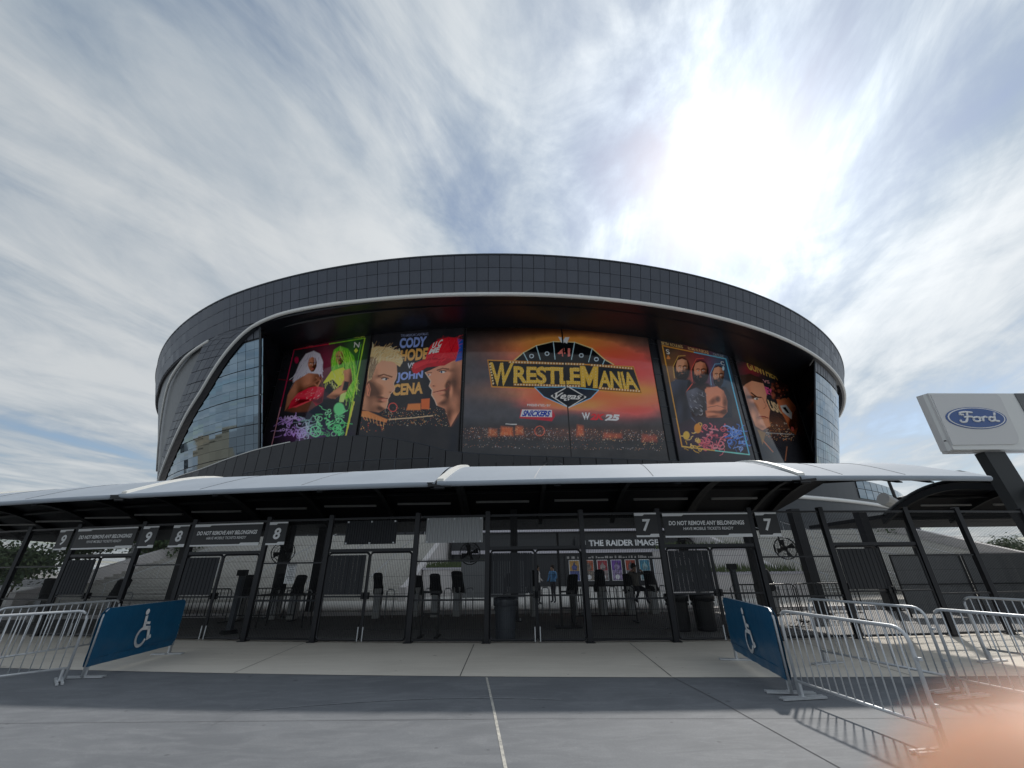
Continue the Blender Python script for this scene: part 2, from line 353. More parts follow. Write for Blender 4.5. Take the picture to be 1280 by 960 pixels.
# parapet panels: three rows round the rim, one mesh per row shared by its panels
STEP = .90; ROWS = [(40.2, 42.24), (42.31, 44.33), (44.40, 46.38)]
def cone_panel(t0, t1, z0, z1, off=0.0, th=.14, m='panel_dark', name='panel', tilt=0.0):
    Ra, Rb = cone_R(z0, off), cone_R(z1, off)
    o = [PT(t0, Ra, z0), PT(t1, Ra + tilt, z0), PT(t1, Rb + tilt, z1), PT(t0, Rb, z1)]
    i = [PT(t0, Ra - th, z0), PT(t1, Ra - th, z0), PT(t1, Rb - th, z1), PT(t0, Rb - th, z1)]
    return MB().add(o + i, [(0, 1, 2, 3), (1, 0, 4, 5), (2, 1, 5, 6), (3, 2, 6, 7), (0, 3, 7, 4)]).mesh(name, m)
far = MB()
for (z0, z1) in ROWS:
    me = [cone_panel(-STEP / 2 + .020, STEP / 2 - .020, z0, z1, off=random.uniform(-.012, .012), tilt=random.uniform(-.02, .02)) for _ in range(5)]
    for k in range(-88, 89):
        t = k * STEP
        dr = 113.5 * (1 - flank(t)); dx_, dy_ = -dr * math.sin(R_(t)), dr * math.cos(R_(t))
        if -43 <= t <= 46: link('panel', random.choice(me), stad, loc=(dx_, dy_, 0), rz=R_(t))
        else:
            o = len(far.v); ca, sa = math.cos(R_(t)), math.sin(R_(t)); mm = me[0]
            far.v += [(v.co.x * ca - v.co.y * sa + dx_, v.co.x * sa + v.co.y * ca + dy_, v.co.z) for v in mm.vertices]
            far.f += [tuple(i + o for i in p.vertices) for p in mm.polygons]
far.build('far_panels', 'panel_dark', stad, kind='stuff')
# the swooping ribbon of panels that runs from the parapet down to the left
LOW = smooth_path([(-50, 9.2), (-46, 13.8), (-41.2, 18.9), (-37.56, 21.9), (-34.06, 25.3), (-31, 28.7), (-28.31, 31.4), (-24.59, 36.2), (-22.44, 38.5), (-20.46, 39.8)], 3)
UPP = smooth_path([(-54, 9.6), (-49.5, 14.6), (-44, 19.6), (-40.2, 23.4), (-37.67, 25.92), (-34.8, 29.67), (-32.8, 32.24), (-29.6, 37.2), (-27.4, 40.0), (-21.5, 40.06)], 3)
n = len(LOW)
bk = MB()
for i in range(n): bk.v += [PT(LOW[i][0], cone_R(LOW[i][1], -.12), LOW[i][1]), PT(UPP[i][0], cone_R(UPP[i][1], -.12), UPP[i][1])]
bk.f = [(2 * i, 2 * i + 2, 2 * i + 3, 2 * i + 1) for i in range(n - 1)]; bk.build('ribbon_backing', 'joint_slate', stad)
NR = 4
for i in range(n - 1):
    for r in range(NR):
        q = []
        for (ii, rr) in ((i + .03, r + .03), (i + .97, r + .03), (i + .97, r + .97), (i + .03, r + .97)):
            i0 = min(int(ii), n - 2); f = ii - i0; w = rr / NR
            L_ = [LOW[i0][k] * (1 - f) + LOW[i0 + 1][k] * f for k in (0, 1)]; U_ = [UPP[i0][k] * (1 - f) + UPP[i0 + 1][k] * f for k in (0, 1)]
            q.append((L_[0] * (1 - w) + U_[0] * w, L_[1] * (1 - w) + U_[1] * w))
        off = random.uniform(-.02, .02)
        o_ = [PT(t, cone_R(z, off), z) for t, z in q]; i_ = [PT(t, cone_R(z, -.1), z) for t, z in q]
        MB().add(o_ + i_, [(0, 1, 2, 3), (1, 0, 4, 5), (2, 1, 5, 6), (3, 2, 6, 7), (0, 3, 7, 4)]).build('panel', 'panel_dark', stad)
# pale perforated wall in the pocket left of the ribbon, with its own trim
b = MB(); tt = [-78 + k * 1.0 for k in range(0, 51)]; UT = sorted([(p[0], p[1]) for p in UPP])
for t in tt:
    lo = max(6.0, interp(UT, t) - 1.6) if t > -52 else 6.0
    for j in range(9): z = lo + (40.15 - lo) * j / 8; b.v.append(PT(t, cone_R(z, -.6), z))
b.f = [(i * 9 + j, (i + 1) * 9 + j, (i + 1) * 9 + j + 1, i * 9 + j + 1) for i in range(len(tt) - 1) for j in range(8)]
b.build('perforated_wall', 'perforated', stad)
b = MB(); T2 = smooth_path([(-27.2, 40.0), (-29.9, 39.75), (-32.4, 39.3), (-35.4, 38.1), (-37.7, 36.7), (-39.5, 34.4), (-42, 30), (-46, 22)], 4)
b.tube([PT(t, cone_R(z, -.1), z) for t, z in T2], [.30] * 14 + [.24 - .006 * k for k in range(len(T2) - 14)], 8); b.build('trim', 'trim_white', stad, smooth=True)
# black reveal along the inner side of the white trim
b = MB()
for t, z in TS: b.v += [PT(t, cone_R(z, .1), z - .3), (PT(t, cone_R(z, -2.6), z - .3) if TH0 - .8 < t < 47 else PT(t + (min(1.8, max(.3, .5 + (37 - z) * .07)) if t < 0 else 0), cone_R(z, -.5), z - .3))]
b.f = [(2 * i, 2 * i + 2, 2 * i + 3, 2 * i + 1) for i in range(len(TS) - 1)]; b.build('reveal', 'soffit', stad)
# deep recess: soffit, black wall behind the banners, two side walls
b = MB(); tt = [TH0 - 3 + k * (TH1 - TH0 + 12) / 60 for k in range(61)]
ring(b, tt, 39.7, cone_R(39.7, -2.2), 39.7, WALL_R - .4); b.build('soffit', 'soffit', stad)
b = MB(); ring(b, [t * 1.0 for t in range(-24, 47)], 6, WALL_R, 40, WALL_R); b.build('recess_wall', 'wall_black', stad)
for t in (TH0, TH1):
    b = MB(); zz = [14, 20, 26, 32, 39.7]
    for z in zz: b.v += [PT(44.4 if t > 0 else -22.7, WALL_R + .02, z), PT(t, cone_R(z, -.5), z)]      # the reveals are splayed
    b.f = [(2 * i, 2 * i + 2, 2 * i + 3, 2 * i + 1) for i in range(len(zz) - 1)]; b.build('side_wall', 'wall_black', stad)
    b = MB(); s = .12
    b.tube([PT(t + (s if t > 0 else -s), cone_R(z, -.45), z) for z in (14, 26, 39.6)], .16, 4); b.build('corner_mullion', 'mullion', stad)
# slim mullions on the recess wall
b = MB()
for t in np.arange(-24, 41, 1.9): b.box(-.04, .04, -.07, .02, 14, 39.6, Matrix.Translation(PT(t, WALL_R, 0)) @ Matrix.Rotation(R_(t), 4, 'Z'))
for z in np.arange(17, 39, 3.1): ring(b, [t * 1.0 for t in range(-26, 44)], z, WALL_R + .06, z + .1, WALL_R + .06)
b.build('mullions', 'mullion', stad, kind='stuff')
# curtain-wall glass left and right of the recess, every pane its own piece
def glaze(t0, t1, dt, z0, z1, nrow):
    hs = (z1 - z0) / nrow
    b = MB(); ring(b, list(np.arange(t0, t1 + .01, .5)), z0, cone_R(z0, -.74), z1 + 1.6, cone_R(z1 + 1.6, -.74)); b.build('glass_backing', 'mullion', stad)
    for r in range(nrow):
        za, zb = z0 + r * hs + .022, z0 + (r + 1) * hs - .022
        if r % 3 == 2: zb -= .10
        ms = [cone_panel(-dt / 2 + .016, dt / 2 - .016, za, zb, off=-.56 + random.uniform(-.008, .008), th=.05, m='glass_pane', name='pane', tilt=random.uniform(-.022, .022)) for _ in range(4)]
        t = t0 + dt / 2
        while t < t1:
            if za < interp(TRIM, t + dt) - .3: dr = 108 * (1 - flank(t)); link('pane', random.choice(ms), stad, loc=(-dr * math.sin(R_(t)), dr * math.cos(R_(t)), 0), rz=R_(t))
            t += dt
glaze(-42.5, TH0 - .1, 1.075, 14.2, 37.6, 15)
glaze(TH1 + .1, 47.2, .8, 14.2, 37.4, 14)
for k in range(10):                           # louvre band over the right-hand glass
    t = TH1 + .6 + k * .85; link('louvre_panel', cone_panel(-.36, .36, 37.65, 39.6, off=-.5, m='panel_dark', name='louvre_panel'), stad, rz=R_(t))
for k in range(3): link('louvre_panel', cone_panel(-.36, .36, 37.8, 39.4, off=-.5, m='panel_dark', name='louvre_panel'), stad, rz=R_(TH0 - .5 - k * .85))
# the dark podium wall whose top edge rises in a wave under the banners
PODR = 107.5
POD = smooth_path([(-46, 15.0), (-38, 16.2), (-31.95, 16.9), (-26.9, 17.2), (-22.6, 18.26), (-19, 19.12), (-14.9, 19.68), (-10.5, 19.66), (-7.8, 19.1), (-4.5, 17.75), (-2, 16.55), (2.9, 15.89), (12.4, 15.67), (24.7, 15.8), (36, 15.8), (52, 15.8)], 3)
t = -45.0
while t < 51:
    za, zb = interp(POD, t), interp(POD, t + 1.28)
    o_ = [PT(t + .03, PODR, 3), PT(t + 1.25, PODR, 3), PT(t + 1.25, PODR, zb), PT(t + .03, PODR, za)]
    i_ = [PT(t + .03, PODR - .8, 3), PT(t + 1.25, PODR - .8, 3), PT(t + 1.25, PODR - .8, zb), PT(t + .03, PODR - .8, za)]
    MB().add(o_ + i_, [(0, 1, 2, 3), (2, 1, 5, 6), (3, 2, 6, 7), (0, 3, 7, 4)]).build('podium_panel', 'podium_dark', stad)
    t += 1.28
b = MB(); ring(b, [t * 1.0 for t in range(-50, 53)], 0, PODR - .2, 15, PODR - .2); ring(b, [t * 1.0 for t in range(-50, 53)], 15, PODR - .2, 15, WALL_R - 3); b.build('podium_core', 'joint_black', stad)
b = MB(); b.tube([PT(t, PODR + .02, z + .05) for t, z in POD if t < -15], .085, 6); b.build('podium_coping', 'trim_white', stad)
b = MB(); b.tube([PT(t, PODR - .1, z + .04) for t, z in POD if t > -15.5], .10, 6); b.build('podium_coping', 'mullion', stad)
# service rail in front of the podium
RAIL = [(-19.5, 14.86), (-13.7, 15.3), (-8.4, 15.4), (-3.5, 15.35)]
b = MB(); b.tube([PT(t, 109.2, interp(RAIL, t)) for t in np.arange(-19.5, -3.4, 1)], .08, 6); b.build('handrail', 'mullion', stad)
b = MB(); b.tube([PT(t, 109.2, interp(RAIL, t) - 1.5) for t in np.arange(-19.5, -3.4, 1)], .06, 6); b.build('handrail', 'mullion', stad)
for t in np.arange(-19, -3.5, 2.55): b = MB(); b.tube([PT(t, 109.2, interp(RAIL, t) - 3), PT(t, 109.2, interp(RAIL, t))], .07, 6); b.build('handrail_post', 'mullion', stad)
# low ring building at the stadium's right flank
b = MB(); tt = [t * 1.0 for t in range(18, 64)]; ring(b, tt, 0, 114.5, 13.5, 115.4); ring(b, tt, 13.5, 115.4, 13.5, 106); b.build('flank_wall', 'mullion', stad)
for k in range(24):
    for (za, zb) in ((10.6, 12.0), (12.1, 13.4)):
        t = 30 + k * 1.3; R0, R1 = 114.6 + za * .067, 114.6 + zb * .067
        q = [PT(t + .05, R0, za), PT(t + 1.25, R0, za), PT(t + 1.25, R1, zb), PT(t + .05, R1, zb)]
        MB().add(q, [(0, 1, 2, 3)]).build('pane', 'glass_pane', stad)
b = MB(); b.tube([PT(t, 115.2, 9.9 - max(0, t - 42) * .35) for t in tt], .3, 6); b.build('trim', 'trim_white', stad, smooth=True)
b = MB(); b.tube([PT(42.6, 115, 0), PT(42.8, 115.4, 5), PT(42.0, 115.6, 9.6)], [.8, .9, .6], 8); b.build('flank_rib', 'panel_dark', stad)

# ================================================================== printed banners
def ink(c):      # gain with the hue kept where the ink saturates
    c = np.clip(c, 0, None) * 2.1; m = c.max(1, keepdims=True); return c * np.where(m > .86, .86 / np.maximum(m, 1e-6), 1)
class Banner:
    """A vinyl sheet on the curved recess wall. Its print is computed point by point on a fine grid of the sheet."""
    def __init__(s, x0, x1, xm_y, ztop, zbot, nu, nv):
        def th_at(px, py):
            d = ray(px, py); R = WALL_R + .2; a = d[0] ** 2 + d[1] ** 2; bb = -d[0] * XC - d[1] * YC; c = XC ** 2 + YC ** 2 - R * R
            tt = (-bb - math.sqrt(max(0, bb * bb - a * c))) / a; return math.degrees(math.atan2(d[0] * tt - XC, YC - d[1] * tt))
        s.t0, s.t1 = th_at(x0, xm_y), th_at(x1, xm_y); s.nu, s.nv = nu, nv; s.zt, s.zb = ztop, zbot
        T, Z = np.meshgrid(np.radians(np.linspace(s.t0, s.t1, nu)), np.linspace(zbot, ztop, nv)); R = WALL_R + .2
        X, Y = XC + R * np.sin(T), YC - R * np.cos(T)
        s.P = np.stack([X - XC, Y - YC, Z], -1).reshape(-1, 3)
        # where each point of the sheet lies in the design drawing
        dz = Z - CAM_H; fw = Y * math.cos(_p) + dz * math.sin(_p); up = dz * math.cos(_p) - Y * math.sin(_p)
        u, v = X / fw, up / fw; u, v = u * math.cos(_r) + v * math.sin(_r), -u * math.sin(_r) + v * math.cos(_r)
        s.x = (640 + F_PX * u).ravel(); s.y = (480 - F_PX * v).ravel(); s.c = np.zeros((nu * nv, 3))
    def crop(s, X, Y): s.x = (s.x - X) / .21875; s.y = (s.y - Y) / .21875; return s
    def put(s, mask, col):
        col = np.asarray(col, float)
        if col.max() > 1.0: col = (col / 255.0) ** 2.2
        s.c = s.c * (1 - mask[:, None]) + col * mask[:, None]
    def poly(s, pts, col, soft=3.0, alpha=1.0):
        P = np.array(pts, float); lo, hi = P.min(0) - soft, P.max(0) + soft
        idx = np.where((s.x > lo[0]) & (s.x < hi[0]) & (s.y > lo[1]) & (s.y < hi[1]))[0]
        if not len(idx): return
        x, y = s.x[idx], s.y[idx]; ins = np.zeros(len(idx), bool); dm = np.full(len(idx), 1e9)
        for (xa, ya), (xb, yb) in zip(P, np.roll(P, -1, 0)):
            c = ((ya > y) != (yb > y)) & (x < (xb - xa) * (y - ya) / (yb - ya + 1e-9) + xa); ins ^= c
            L = (xb - xa) ** 2 + (yb - ya) ** 2 + 1e-9; t = np.clip(((x - xa) * (xb - xa) + (y - ya) * (yb - ya)) / L, 0, 1)
            dm = np.minimum(dm, np.hypot(x - xa - t * (xb - xa), y - ya - t * (yb - ya)))
        sd = np.where(ins, dm, -dm); m = np.zeros(len(s.x)); m[idx] = np.clip(sd / soft + .5, 0, 1) * alpha
        s.put(m, col)
    def relief(s, pts, skin, bumps, light, amb=.66, gain=1.0, soft=4.0, warm=.25):
        P = np.array(pts, float); before = s.c.copy(); s.poly(pts, (0, 255, 0), soft); m = np.zeros(len(s.x))
        probe = s.c; s.c = np.zeros_like(before); s.poly(pts, (255, 255, 255), soft); m = s.c[:, 0].copy(); s.c = before
        k = np.where(m > 0)[0]; x, y = s.x[k], s.y[k]; gx = np.zeros(len(k)); gy = np.zeros(len(k))
        for cx, cy, rx, ry, a in bumps:
            e_ = a * np.exp(-((x - cx) / rx) ** 2 - ((y - cy) / ry) ** 2); gx += e_ * 2 * (x - cx) / rx ** 2; gy += e_ * 2 * (y - cy) / ry ** 2
        nz = 1 / np.sqrt(1 + gx ** 2 + gy ** 2); sh = amb * nz + 1.7 * gain * (gx * light[0] + gy * light[1]) * nz
        sh = np.clip(sh, .10, 1.5)[:, None]; base = (np.array(skin, float) / 255) ** 2.2
        tint = np.concatenate([np.ones_like(sh), 1 - warm * np.clip(.8 - sh, 0, 1), 1 - 1.6 * warm * np.clip(.8 - sh, 0, 1)], 1)
        col = base * sh * tint + .10 * np.clip(sh - 1.0, 0, 1); s.c[k] = s.c[k] * (1 - m[k][:, None]) + col * m[k][:, None]
    def ell(s, cx, cy, rx, ry, col, soft=.15, alpha=1.0, rot=0.0):
        ca, sa = math.cos(R_(rot)), math.sin(R_(rot)); dx, dy = s.x - cx, s.y - cy
        d = np.hypot((dx * ca + dy * sa) / rx, (-dx * sa + dy * ca) / ry); s.put(np.clip((1 - d) / soft, 0, 1) * alpha, col)
    def glow(s, cx, cy, rx, ry, col, k=1.0):
        col = (np.asarray(col, float) / 255) ** 2.2; g = np.exp(-((s.x - cx) / rx) ** 2 - ((s.y - cy) / ry) ** 2) * k
        s.c = s.c + g[:, None] * col
    def line(s, pts, w, col, alpha=1.0, closed=False):
        pts = list(pts) + ([pts[0]] if closed else []); d = np.full(len(s.x), 1e9)
        P = np.array(pts, float); lo, hi = P.min(0) - w - 3, P.max(0) + w + 3
        idx = np.where((s.x > lo[0]) & (s.x < hi[0]) & (s.y > lo[1]) & (s.y < hi[1]))[0]; x, y = s.x[idx], s.y[idx]; dm = np.full(len(idx), 1e9)
        for (xa, ya), (xb, yb) in zip(P, P[1:]):
            L = (xb - xa) ** 2 + (yb - ya) ** 2 + 1e-9; t = np.clip(((x - xa) * (xb - xa) + (y - ya) * (yb - ya)) / L, 0, 1)
            dm = np.minimum(dm, np.hypot(x - xa - t * (xb - xa), y - ya - t * (yb - ya)))
        m = np.zeros(len(s.x)); m[idx] = np.clip((w / 2 - dm) / 2.0 + .5, 0, 1) * alpha; s.put(m, col)
    def strokes(s, pts, n, ang, ln, cols, w=2.5, alpha=.5, seed=1, jit=.3):
        rg = random.Random(seed); P = np.array(pts, float); lo, hi = P.min(0), P.max(0)
        def inside(x, y):
            c = False
            for (xa, ya), (xb, yb) in zip(pts, pts[1:] + pts[:1]):
                if (ya > y) != (yb > y) and x < (xb - xa) * (y - ya) / (yb - ya) + xa: c = not c
            return c
        k = 0
        while k < n:
            x, y = rg.uniform(lo[0], hi[0]), rg.uniform(lo[1], hi[1]); k += 1
            if not inside(x, y): continue
            a = R_(ang(x, y) if callable(ang) else ang) + rg.gauss(0, jit); l = ln * rg.uniform(.5, 1.3); b2 = a + rg.gauss(0, .25)
            s.line([(x, y), (x + l * .5 * math.cos(a), y + l * .5 * math.sin(a)), (x + l * .5 * (math.cos(a) + math.cos(b2)), y + l * .5 * (math.sin(a) + math.sin(b2)))], w * rg.uniform(.6, 1.3), rg.choice(cols), alpha * rg.uniform(.5, 1))
    def ring(s, cx, cy, r, w, col, alpha=1.0):
        d = np.abs(np.hypot(s.x - cx, s.y - cy) - r); s.put(np.clip((w / 2 - d) / 2 + .5, 0, 1) * alpha, col)
    def text(s, body, tl, tr, br, bl, col, offset=.02, shear=0.0, spacing=1.0, alpha=1.0, dots=None):
        v, f = text_geo(body, offset, shear, spacing); tl, tr, br, bl = map(np.array, (tl, tr, br, bl))
        a, b_ = v[:, :1], v[:, 1:]
        q = (bl * (1 - a) + br * a) * (1 - b_) + (tl * (1 - a) + tr * a) * b_
        lo, hi = q.min(0), q.max(0); idx = np.where((s.x >= lo[0]) & (s.x <= hi[0]) & (s.y >= lo[1]) & (s.y <= hi[1]))[0]
        x, y = s.x[idx], s.y[idx]; m = np.zeros(len(idx), bool)
        for t in f:
            (x0, y0), (x1, y1), (x2, y2) = q[t]
            k = np.where((x >= min(x0, x1, x2)) & (x <= max(x0, x1, x2)) & (y >= min(y0, y1, y2)) & (y <= max(y0, y1, y2)))[0]
            if not len(k): continue
            xx, yy = x[k], y[k]; e0 = (x1 - x0) * (yy - y0) - (y1 - y0) * (xx - x0); e1 = (x2 - x1) * (yy - y1) - (y2 - y1) * (xx - x1); e2 = (x0 - x2) * (yy - y2) - (y0 - y2) * (xx - x2)
            m[k] |= ((e0 >= 0) & (e1 >= 0) & (e2 >= 0)) | ((e0 <= 0) & (e1 <= 0) & (e2 <= 0))
        M = np.zeros(len(s.x)); M[idx] = m * alpha; s.put(M, col); return M
    def fbm(s, sx, sy, seed, oct=5):
        out = 0; amp = .5; rg = np.random.default_rng(seed)
        for o in range(oct):
            g = rg.random((64, 64)); x = (s.x / sx * 2 ** o) % 63; y = (s.y / sy * 2 ** o) % 63; i, j = x.astype(int), y.astype(int); fx, fy = x - i, y - j
            fx, fy = fx * fx * (3 - 2 * fx), fy * fy * (3 - 2 * fy); i2, j2 = (i + 1) % 64, (j + 1) % 64
            out = out + amp * (g[i, j] * (1 - fx) * (1 - fy) + g[i2, j] * fx * (1 - fy) + g[i, j2] * (1 - fx) * fy + g[i2, j2] * fx * fy); amp *= .5
        return out
    def lights(s, x0, x1, y0, y1, n, cols, seed, r=(1.5, 4)):
        rg = random.Random(seed)
        for _ in range(n):
            cx, cy = rg.uniform(x0, x1), rg.uniform(y0, y1); rr = rg.uniform(*r); c = rg.choice(cols); cy += (cx - 40) * .018
            idx = np.where((np.abs(s.x - cx) < rr * 2) & (np.abs(s.y - cy) < rr * 2))[0]
            m = np.zeros(len(s.x)); m[idx] = np.clip(1.5 - np.hypot(s.x[idx] - cx, s.y[idx] - cy) / rr, 0, 1) * rg.uniform(.4, 1)
            s.put(m, c)
    def scribble(s, x0, x1, y0, y1, n, colf, seed, w=4, keep=None):
        rg = random.Random(seed)
        for _ in range(n):
            cx, cy = rg.uniform(x0, x1), rg.uniform(y0, y1)
            if keep and not keep(cx, cy): continue
            k = rg.random(); c = colf(cx, cy)
            c = lerp3(c, (255, 255, 255) if rg.random() < .5 else (0, 0, 0), rg.uniform(0, .35))
            if k < .22: s.ring(cx, cy, rg.uniform(6, 15), w * .7, c)
            elif k < .82:
                a = rg.uniform(0, 6.28); l = rg.uniform(20, 60); pts = [(cx, cy)]
                for q in range(4): a += rg.uniform(-.9, .9); pts.append((pts[-1][0] + l / 3 * math.cos(a), pts[-1][1] + l / 3 * math.sin(a) * .6))
                s.line(pts, w * rg.uniform(.5, 1.1), c)
            else: s.ell(cx, cy, rg.uniform(5, 12), rg.uniform(5, 10), c, .3)
    def build(s, name, label):
        root = thing(name, label, 'banner', (XC, YC, 0), group='banners on the stadium front')
        s.c = s.c * (.78 + .46 * s.fbm(34, 34, 99, 4))[:, None]
        nu, nv = s.nu, s.nv; me = bpy.data.meshes.new('print')
        i, j = np.meshgrid(np.arange(nu - 1), np.arange(nv - 1)); a = (j * nu + i).ravel()
        F = np.stack([a, a + 1, a + 1 + nu, a + nu], -1).astype(np.int32)
        me.vertices.add(nu * nv); me.vertices.foreach_set('co', s.P.astype(np.float32).ravel())
        me.loops.add(F.size); me.loops.foreach_set('vertex_index', F.ravel()); me.polygons.add(len(F))
        me.polygons.foreach_set('loop_start', np.arange(0, F.size, 4, dtype=np.int32)); me.polygons.foreach_set('loop_total', np.full(len(F), 4, np.int32))
        me.update(); me.validate()
        at = me.color_attributes.new('print', 'FLOAT_COLOR', 'POINT')
        at.data.foreach_set('color', np.concatenate([ink(s.c), np.ones((nu * nv, 1))], 1).astype(np.float32).ravel())
        me.polygons.foreach_set('use_smooth', np.ones(len(F), bool)); me.materials.append(MATS['vinyl_print']); link('print', me, root)
        R = WALL_R + .17
        for (ta, tb) in ((s.t0 - .08, s.t0), (s.t1, s.t1 + .08)):
            b = MB(); b.add([PT(ta, R - .12, s.zb), PT(tb, R - .12, s.zb), PT(tb, R - .12, s.zt), PT(ta, R - .12, s.zt), PT(ta, R + .12, s.zb), PT(tb, R + .12, s.zb), PT(tb, R + .12, s.zt), PT(ta, R + .12, s.zt)], [(4, 5, 6, 7), (0, 4, 7, 3), (1, 2, 6, 5), (3, 7, 6, 2)])
            b.build('edge_frame', 'joint_black', root)
        return root
def lerp3(a, b, t): return tuple(x + (y - x) * t for x, y in zip(a, b))
def face(B, cx, cy, w, h, skin, dark, turn=0.0, beard=None, rot=0.0):
    """a generic painted face: modelled oval, brows, eyes, nose, lips, highlights"""
    hi = lerp3(skin, (255, 236, 214), .5); mid = lerp3(skin, dark, .5)
    jaw = [(cx + w * a, cy + h * b_) for a, b_ in ((-.95, -.35), (-.7, -.85), (0, -1.02), (.7, -.85), (.95, -.35), (.9, .25), (.62, .72), (.25, 1.0), (-.25, 1.0), (-.62, .72), (-.9, .25))]
    bm = [(cx, cy, w * 1.0, h * 1.1, w * .9), (cx + turn * w, cy + h * .1, w * .17, h * .26, w * .16), (cx - w * .45, cy + h * .2, w * .3, h * .2, w * .12), (cx + w * .45, cy + h * .2, w * .3, h * .2, w * .12), (cx - w * .4, cy - h * .12, w * .28, h * .12, -w * .10), (cx + w * .4, cy - h * .12, w * .28, h * .12, -w * .10), (cx, cy - h * .28, w * .7, h * .1, w * .08), (cx, cy + h * .78, w * .3, h * .18, w * .10), (cx, cy + h * .66, w * .3, h * .08, -w * .05)]
    B.relief(jaw, skin, bm, (-.42, -.40), .78, 1.0, max(2, w * .12))
    for sx in (-.40 + turn, .40 + turn):
        B.ell(cx + sx * w, cy - h * .12, w * .30, h * .15, mid, .8, .8); B.ell(cx + sx * w, cy - h * .09, w * .17, h * .06, (228, 220, 212), .4); B.ell(cx + (sx + .03) * w, cy - h * .09, w * .08, h * .065, (22, 16, 14), .4)
        B.line([(cx + (sx - .24) * w, cy - h * .24), (cx + sx * w, cy - h * .31), (cx + (sx + .24) * w, cy - h * .25)], max(2.5, h * .065), (34, 22, 18), .95)
    B.line([(cx + (turn * .9 + .08) * w, cy - h * .15), (cx + (turn * .9 + .14) * w, cy + h * .2)], max(2, w * .12), mid, .8); B.ell(cx + (turn * .9 - .02) * w, cy + h * .06, w * .07, h * .24, hi, .7, .85); B.ell(cx + turn * w * .8, cy + h * .27, w * .2, h * .06, dark, .6, .9)
    if beard:
        B.poly([(cx + w * a, cy + h * b_) for a, b_ in ((-.88, .1), (-.6, .42), (-.3, .36), (0, .42), (.3, .36), (.6, .42), (.88, .1), (.8, .75), (.35, 1.22), (-.35, 1.22), (-.8, .75))], beard, max(2, w * .14)); B.ell(cx + turn * w * .6, cy + h * .55, w * .28, h * .06, mid, .5); B.strokes(jaw[4:], 30, 90, h * .2, [lerp3(beard, (255, 255, 255), .25), beard], 2, .6, int(cx))
    else: B.ell(cx + turn * w * .6, cy + h * .52, w * .32, h * .055, (120, 40, 44), .5); B.ell(cx + turn * w * .6, cy + h * .60, w * .26, h * .05, (190, 90, 88), .6); B.ell(cx + turn * w * .6, cy + h * .72, w * .25, h * .05, mid, .7, .7)

# -- 1: red and green playing card with two women
B = Banner(344, 453, 490, 40.2, 13.5, 210, 300).crop(320, 380); B.c[:] = (.012, .012, .015)
B.glow(400, 330, 70, 120, (150, 20, 60), .35); B.glow(330, 760, 160, 50, (120, 30, 120), .2); B.glow(560, 300, 60, 200, (60, 140, 30), .25)
B.ell(330, 470, 120, 230, (60, 12, 30), .9, .6)
B.poly([(330, 268), (285, 285), (250, 335), (225, 400), (208, 440), (255, 470), (285, 430), (300, 400), (350, 405), (378, 398), (382, 330), (365, 285)], (188, 180, 190), 6)
for k in range(9): B.line([(300 + 5 * k, 285), (262 + 12 * k, 350), (235 + 16 * k, 420)], 2, (120, 112, 125) if k % 2 else (225, 220, 228), .7)
B.poly([(300, 395), (355, 400), (385, 470), (378, 560), (300, 615), (215, 620), (165, 610), (190, 500), (225, 440)], (84, 50, 38), 10); B.poly([(320, 420), (350, 430), (345, 520), (300, 540), (270, 470)], (128, 80, 58), 14, .8)
face(B, 322, 345, 27, 42, (150, 92, 66), (70, 38, 28), .08)
B.poly([(240, 510), (300, 480), (345, 470), (390, 480), (378, 560), (345, 580), (318, 550), (280, 560), (185, 600), (200, 555)], (165, 26, 44), 6); B.poly([(190, 590), (300, 530), (340, 520), (330, 545), (230, 590)], (215, 60, 72), 6, .8)
for k in range(12): B.line([(205 + 14 * k, 585 - 8 * k), (225 + 14 * k, 560 - 7 * k)], 2.5, (240, 120, 130), .7)
B.poly([(480, 240), (445, 262), (430, 320), (432, 392), (455, 380), (505, 360), (520, 430), (505, 545), (550, 530), (575, 470), (578, 380), (560, 300), (525, 255)], (84, 150, 40), 6)
for k in range(11): B.line([(470 + 7 * k, 255 + 2 * k), (490 + 7.5 * k, 340), (505 + 7 * k, 500)], 2.5, (165, 215, 70) if k % 2 else (50, 100, 30), .8)
B.poly([(385, 450), (430, 385), (500, 362), (522, 400), (515, 450), (470, 470), (440, 500)], (205, 205, 60), 5); B.poly([(385, 455), (440, 430), (470, 465), (430, 520), (395, 500)], (22, 22, 24), 6)
B.poly([(500, 380), (542, 368), (552, 440), (515, 500), (440, 545), (405, 530), (440, 500), (485, 470), (505, 430)], (120, 72, 50), 8); B.poly([(500, 440), (530, 445), (520, 500), (480, 500)], (30, 28, 30), 5); B.poly([(485, 510), (515, 505), (500, 560), (475, 560)], (190, 210, 120), 4)
face(B, 478, 308, 25, 40, (150, 95, 66), (72, 40, 28), -.06)
B.strokes([(330, 268), (285, 285), (250, 335), (208, 440), (255, 470), (290, 400), (300, 330), (340, 300), (350, 330), (352, 400), (380, 396), (380, 320)], 260, lambda x, y: 115 if x < 322 else 85, 42, [(235, 228, 238), (140, 128, 146), (205, 196, 210), (96, 84, 104)], 2.6, .8, 3, .12)
B.strokes([(480, 240), (440, 262), (430, 392), (456, 340), (500, 262), (510, 360), (520, 430), (505, 545), (550, 530), (576, 470), (578, 380), (540, 265)], 320, lambda x, y: 95 if x < 460 else 80, 46, [(176, 222, 74), (56, 104, 30), (120, 184, 48), (214, 240, 120)], 2.6, .8, 4, .12)
B.strokes([(300, 395), (355, 400), (385, 470), (378, 560), (300, 615), (165, 610), (190, 500), (225, 440)], 90, 60, 34, [(160, 100, 74)], 5, .0, 5)
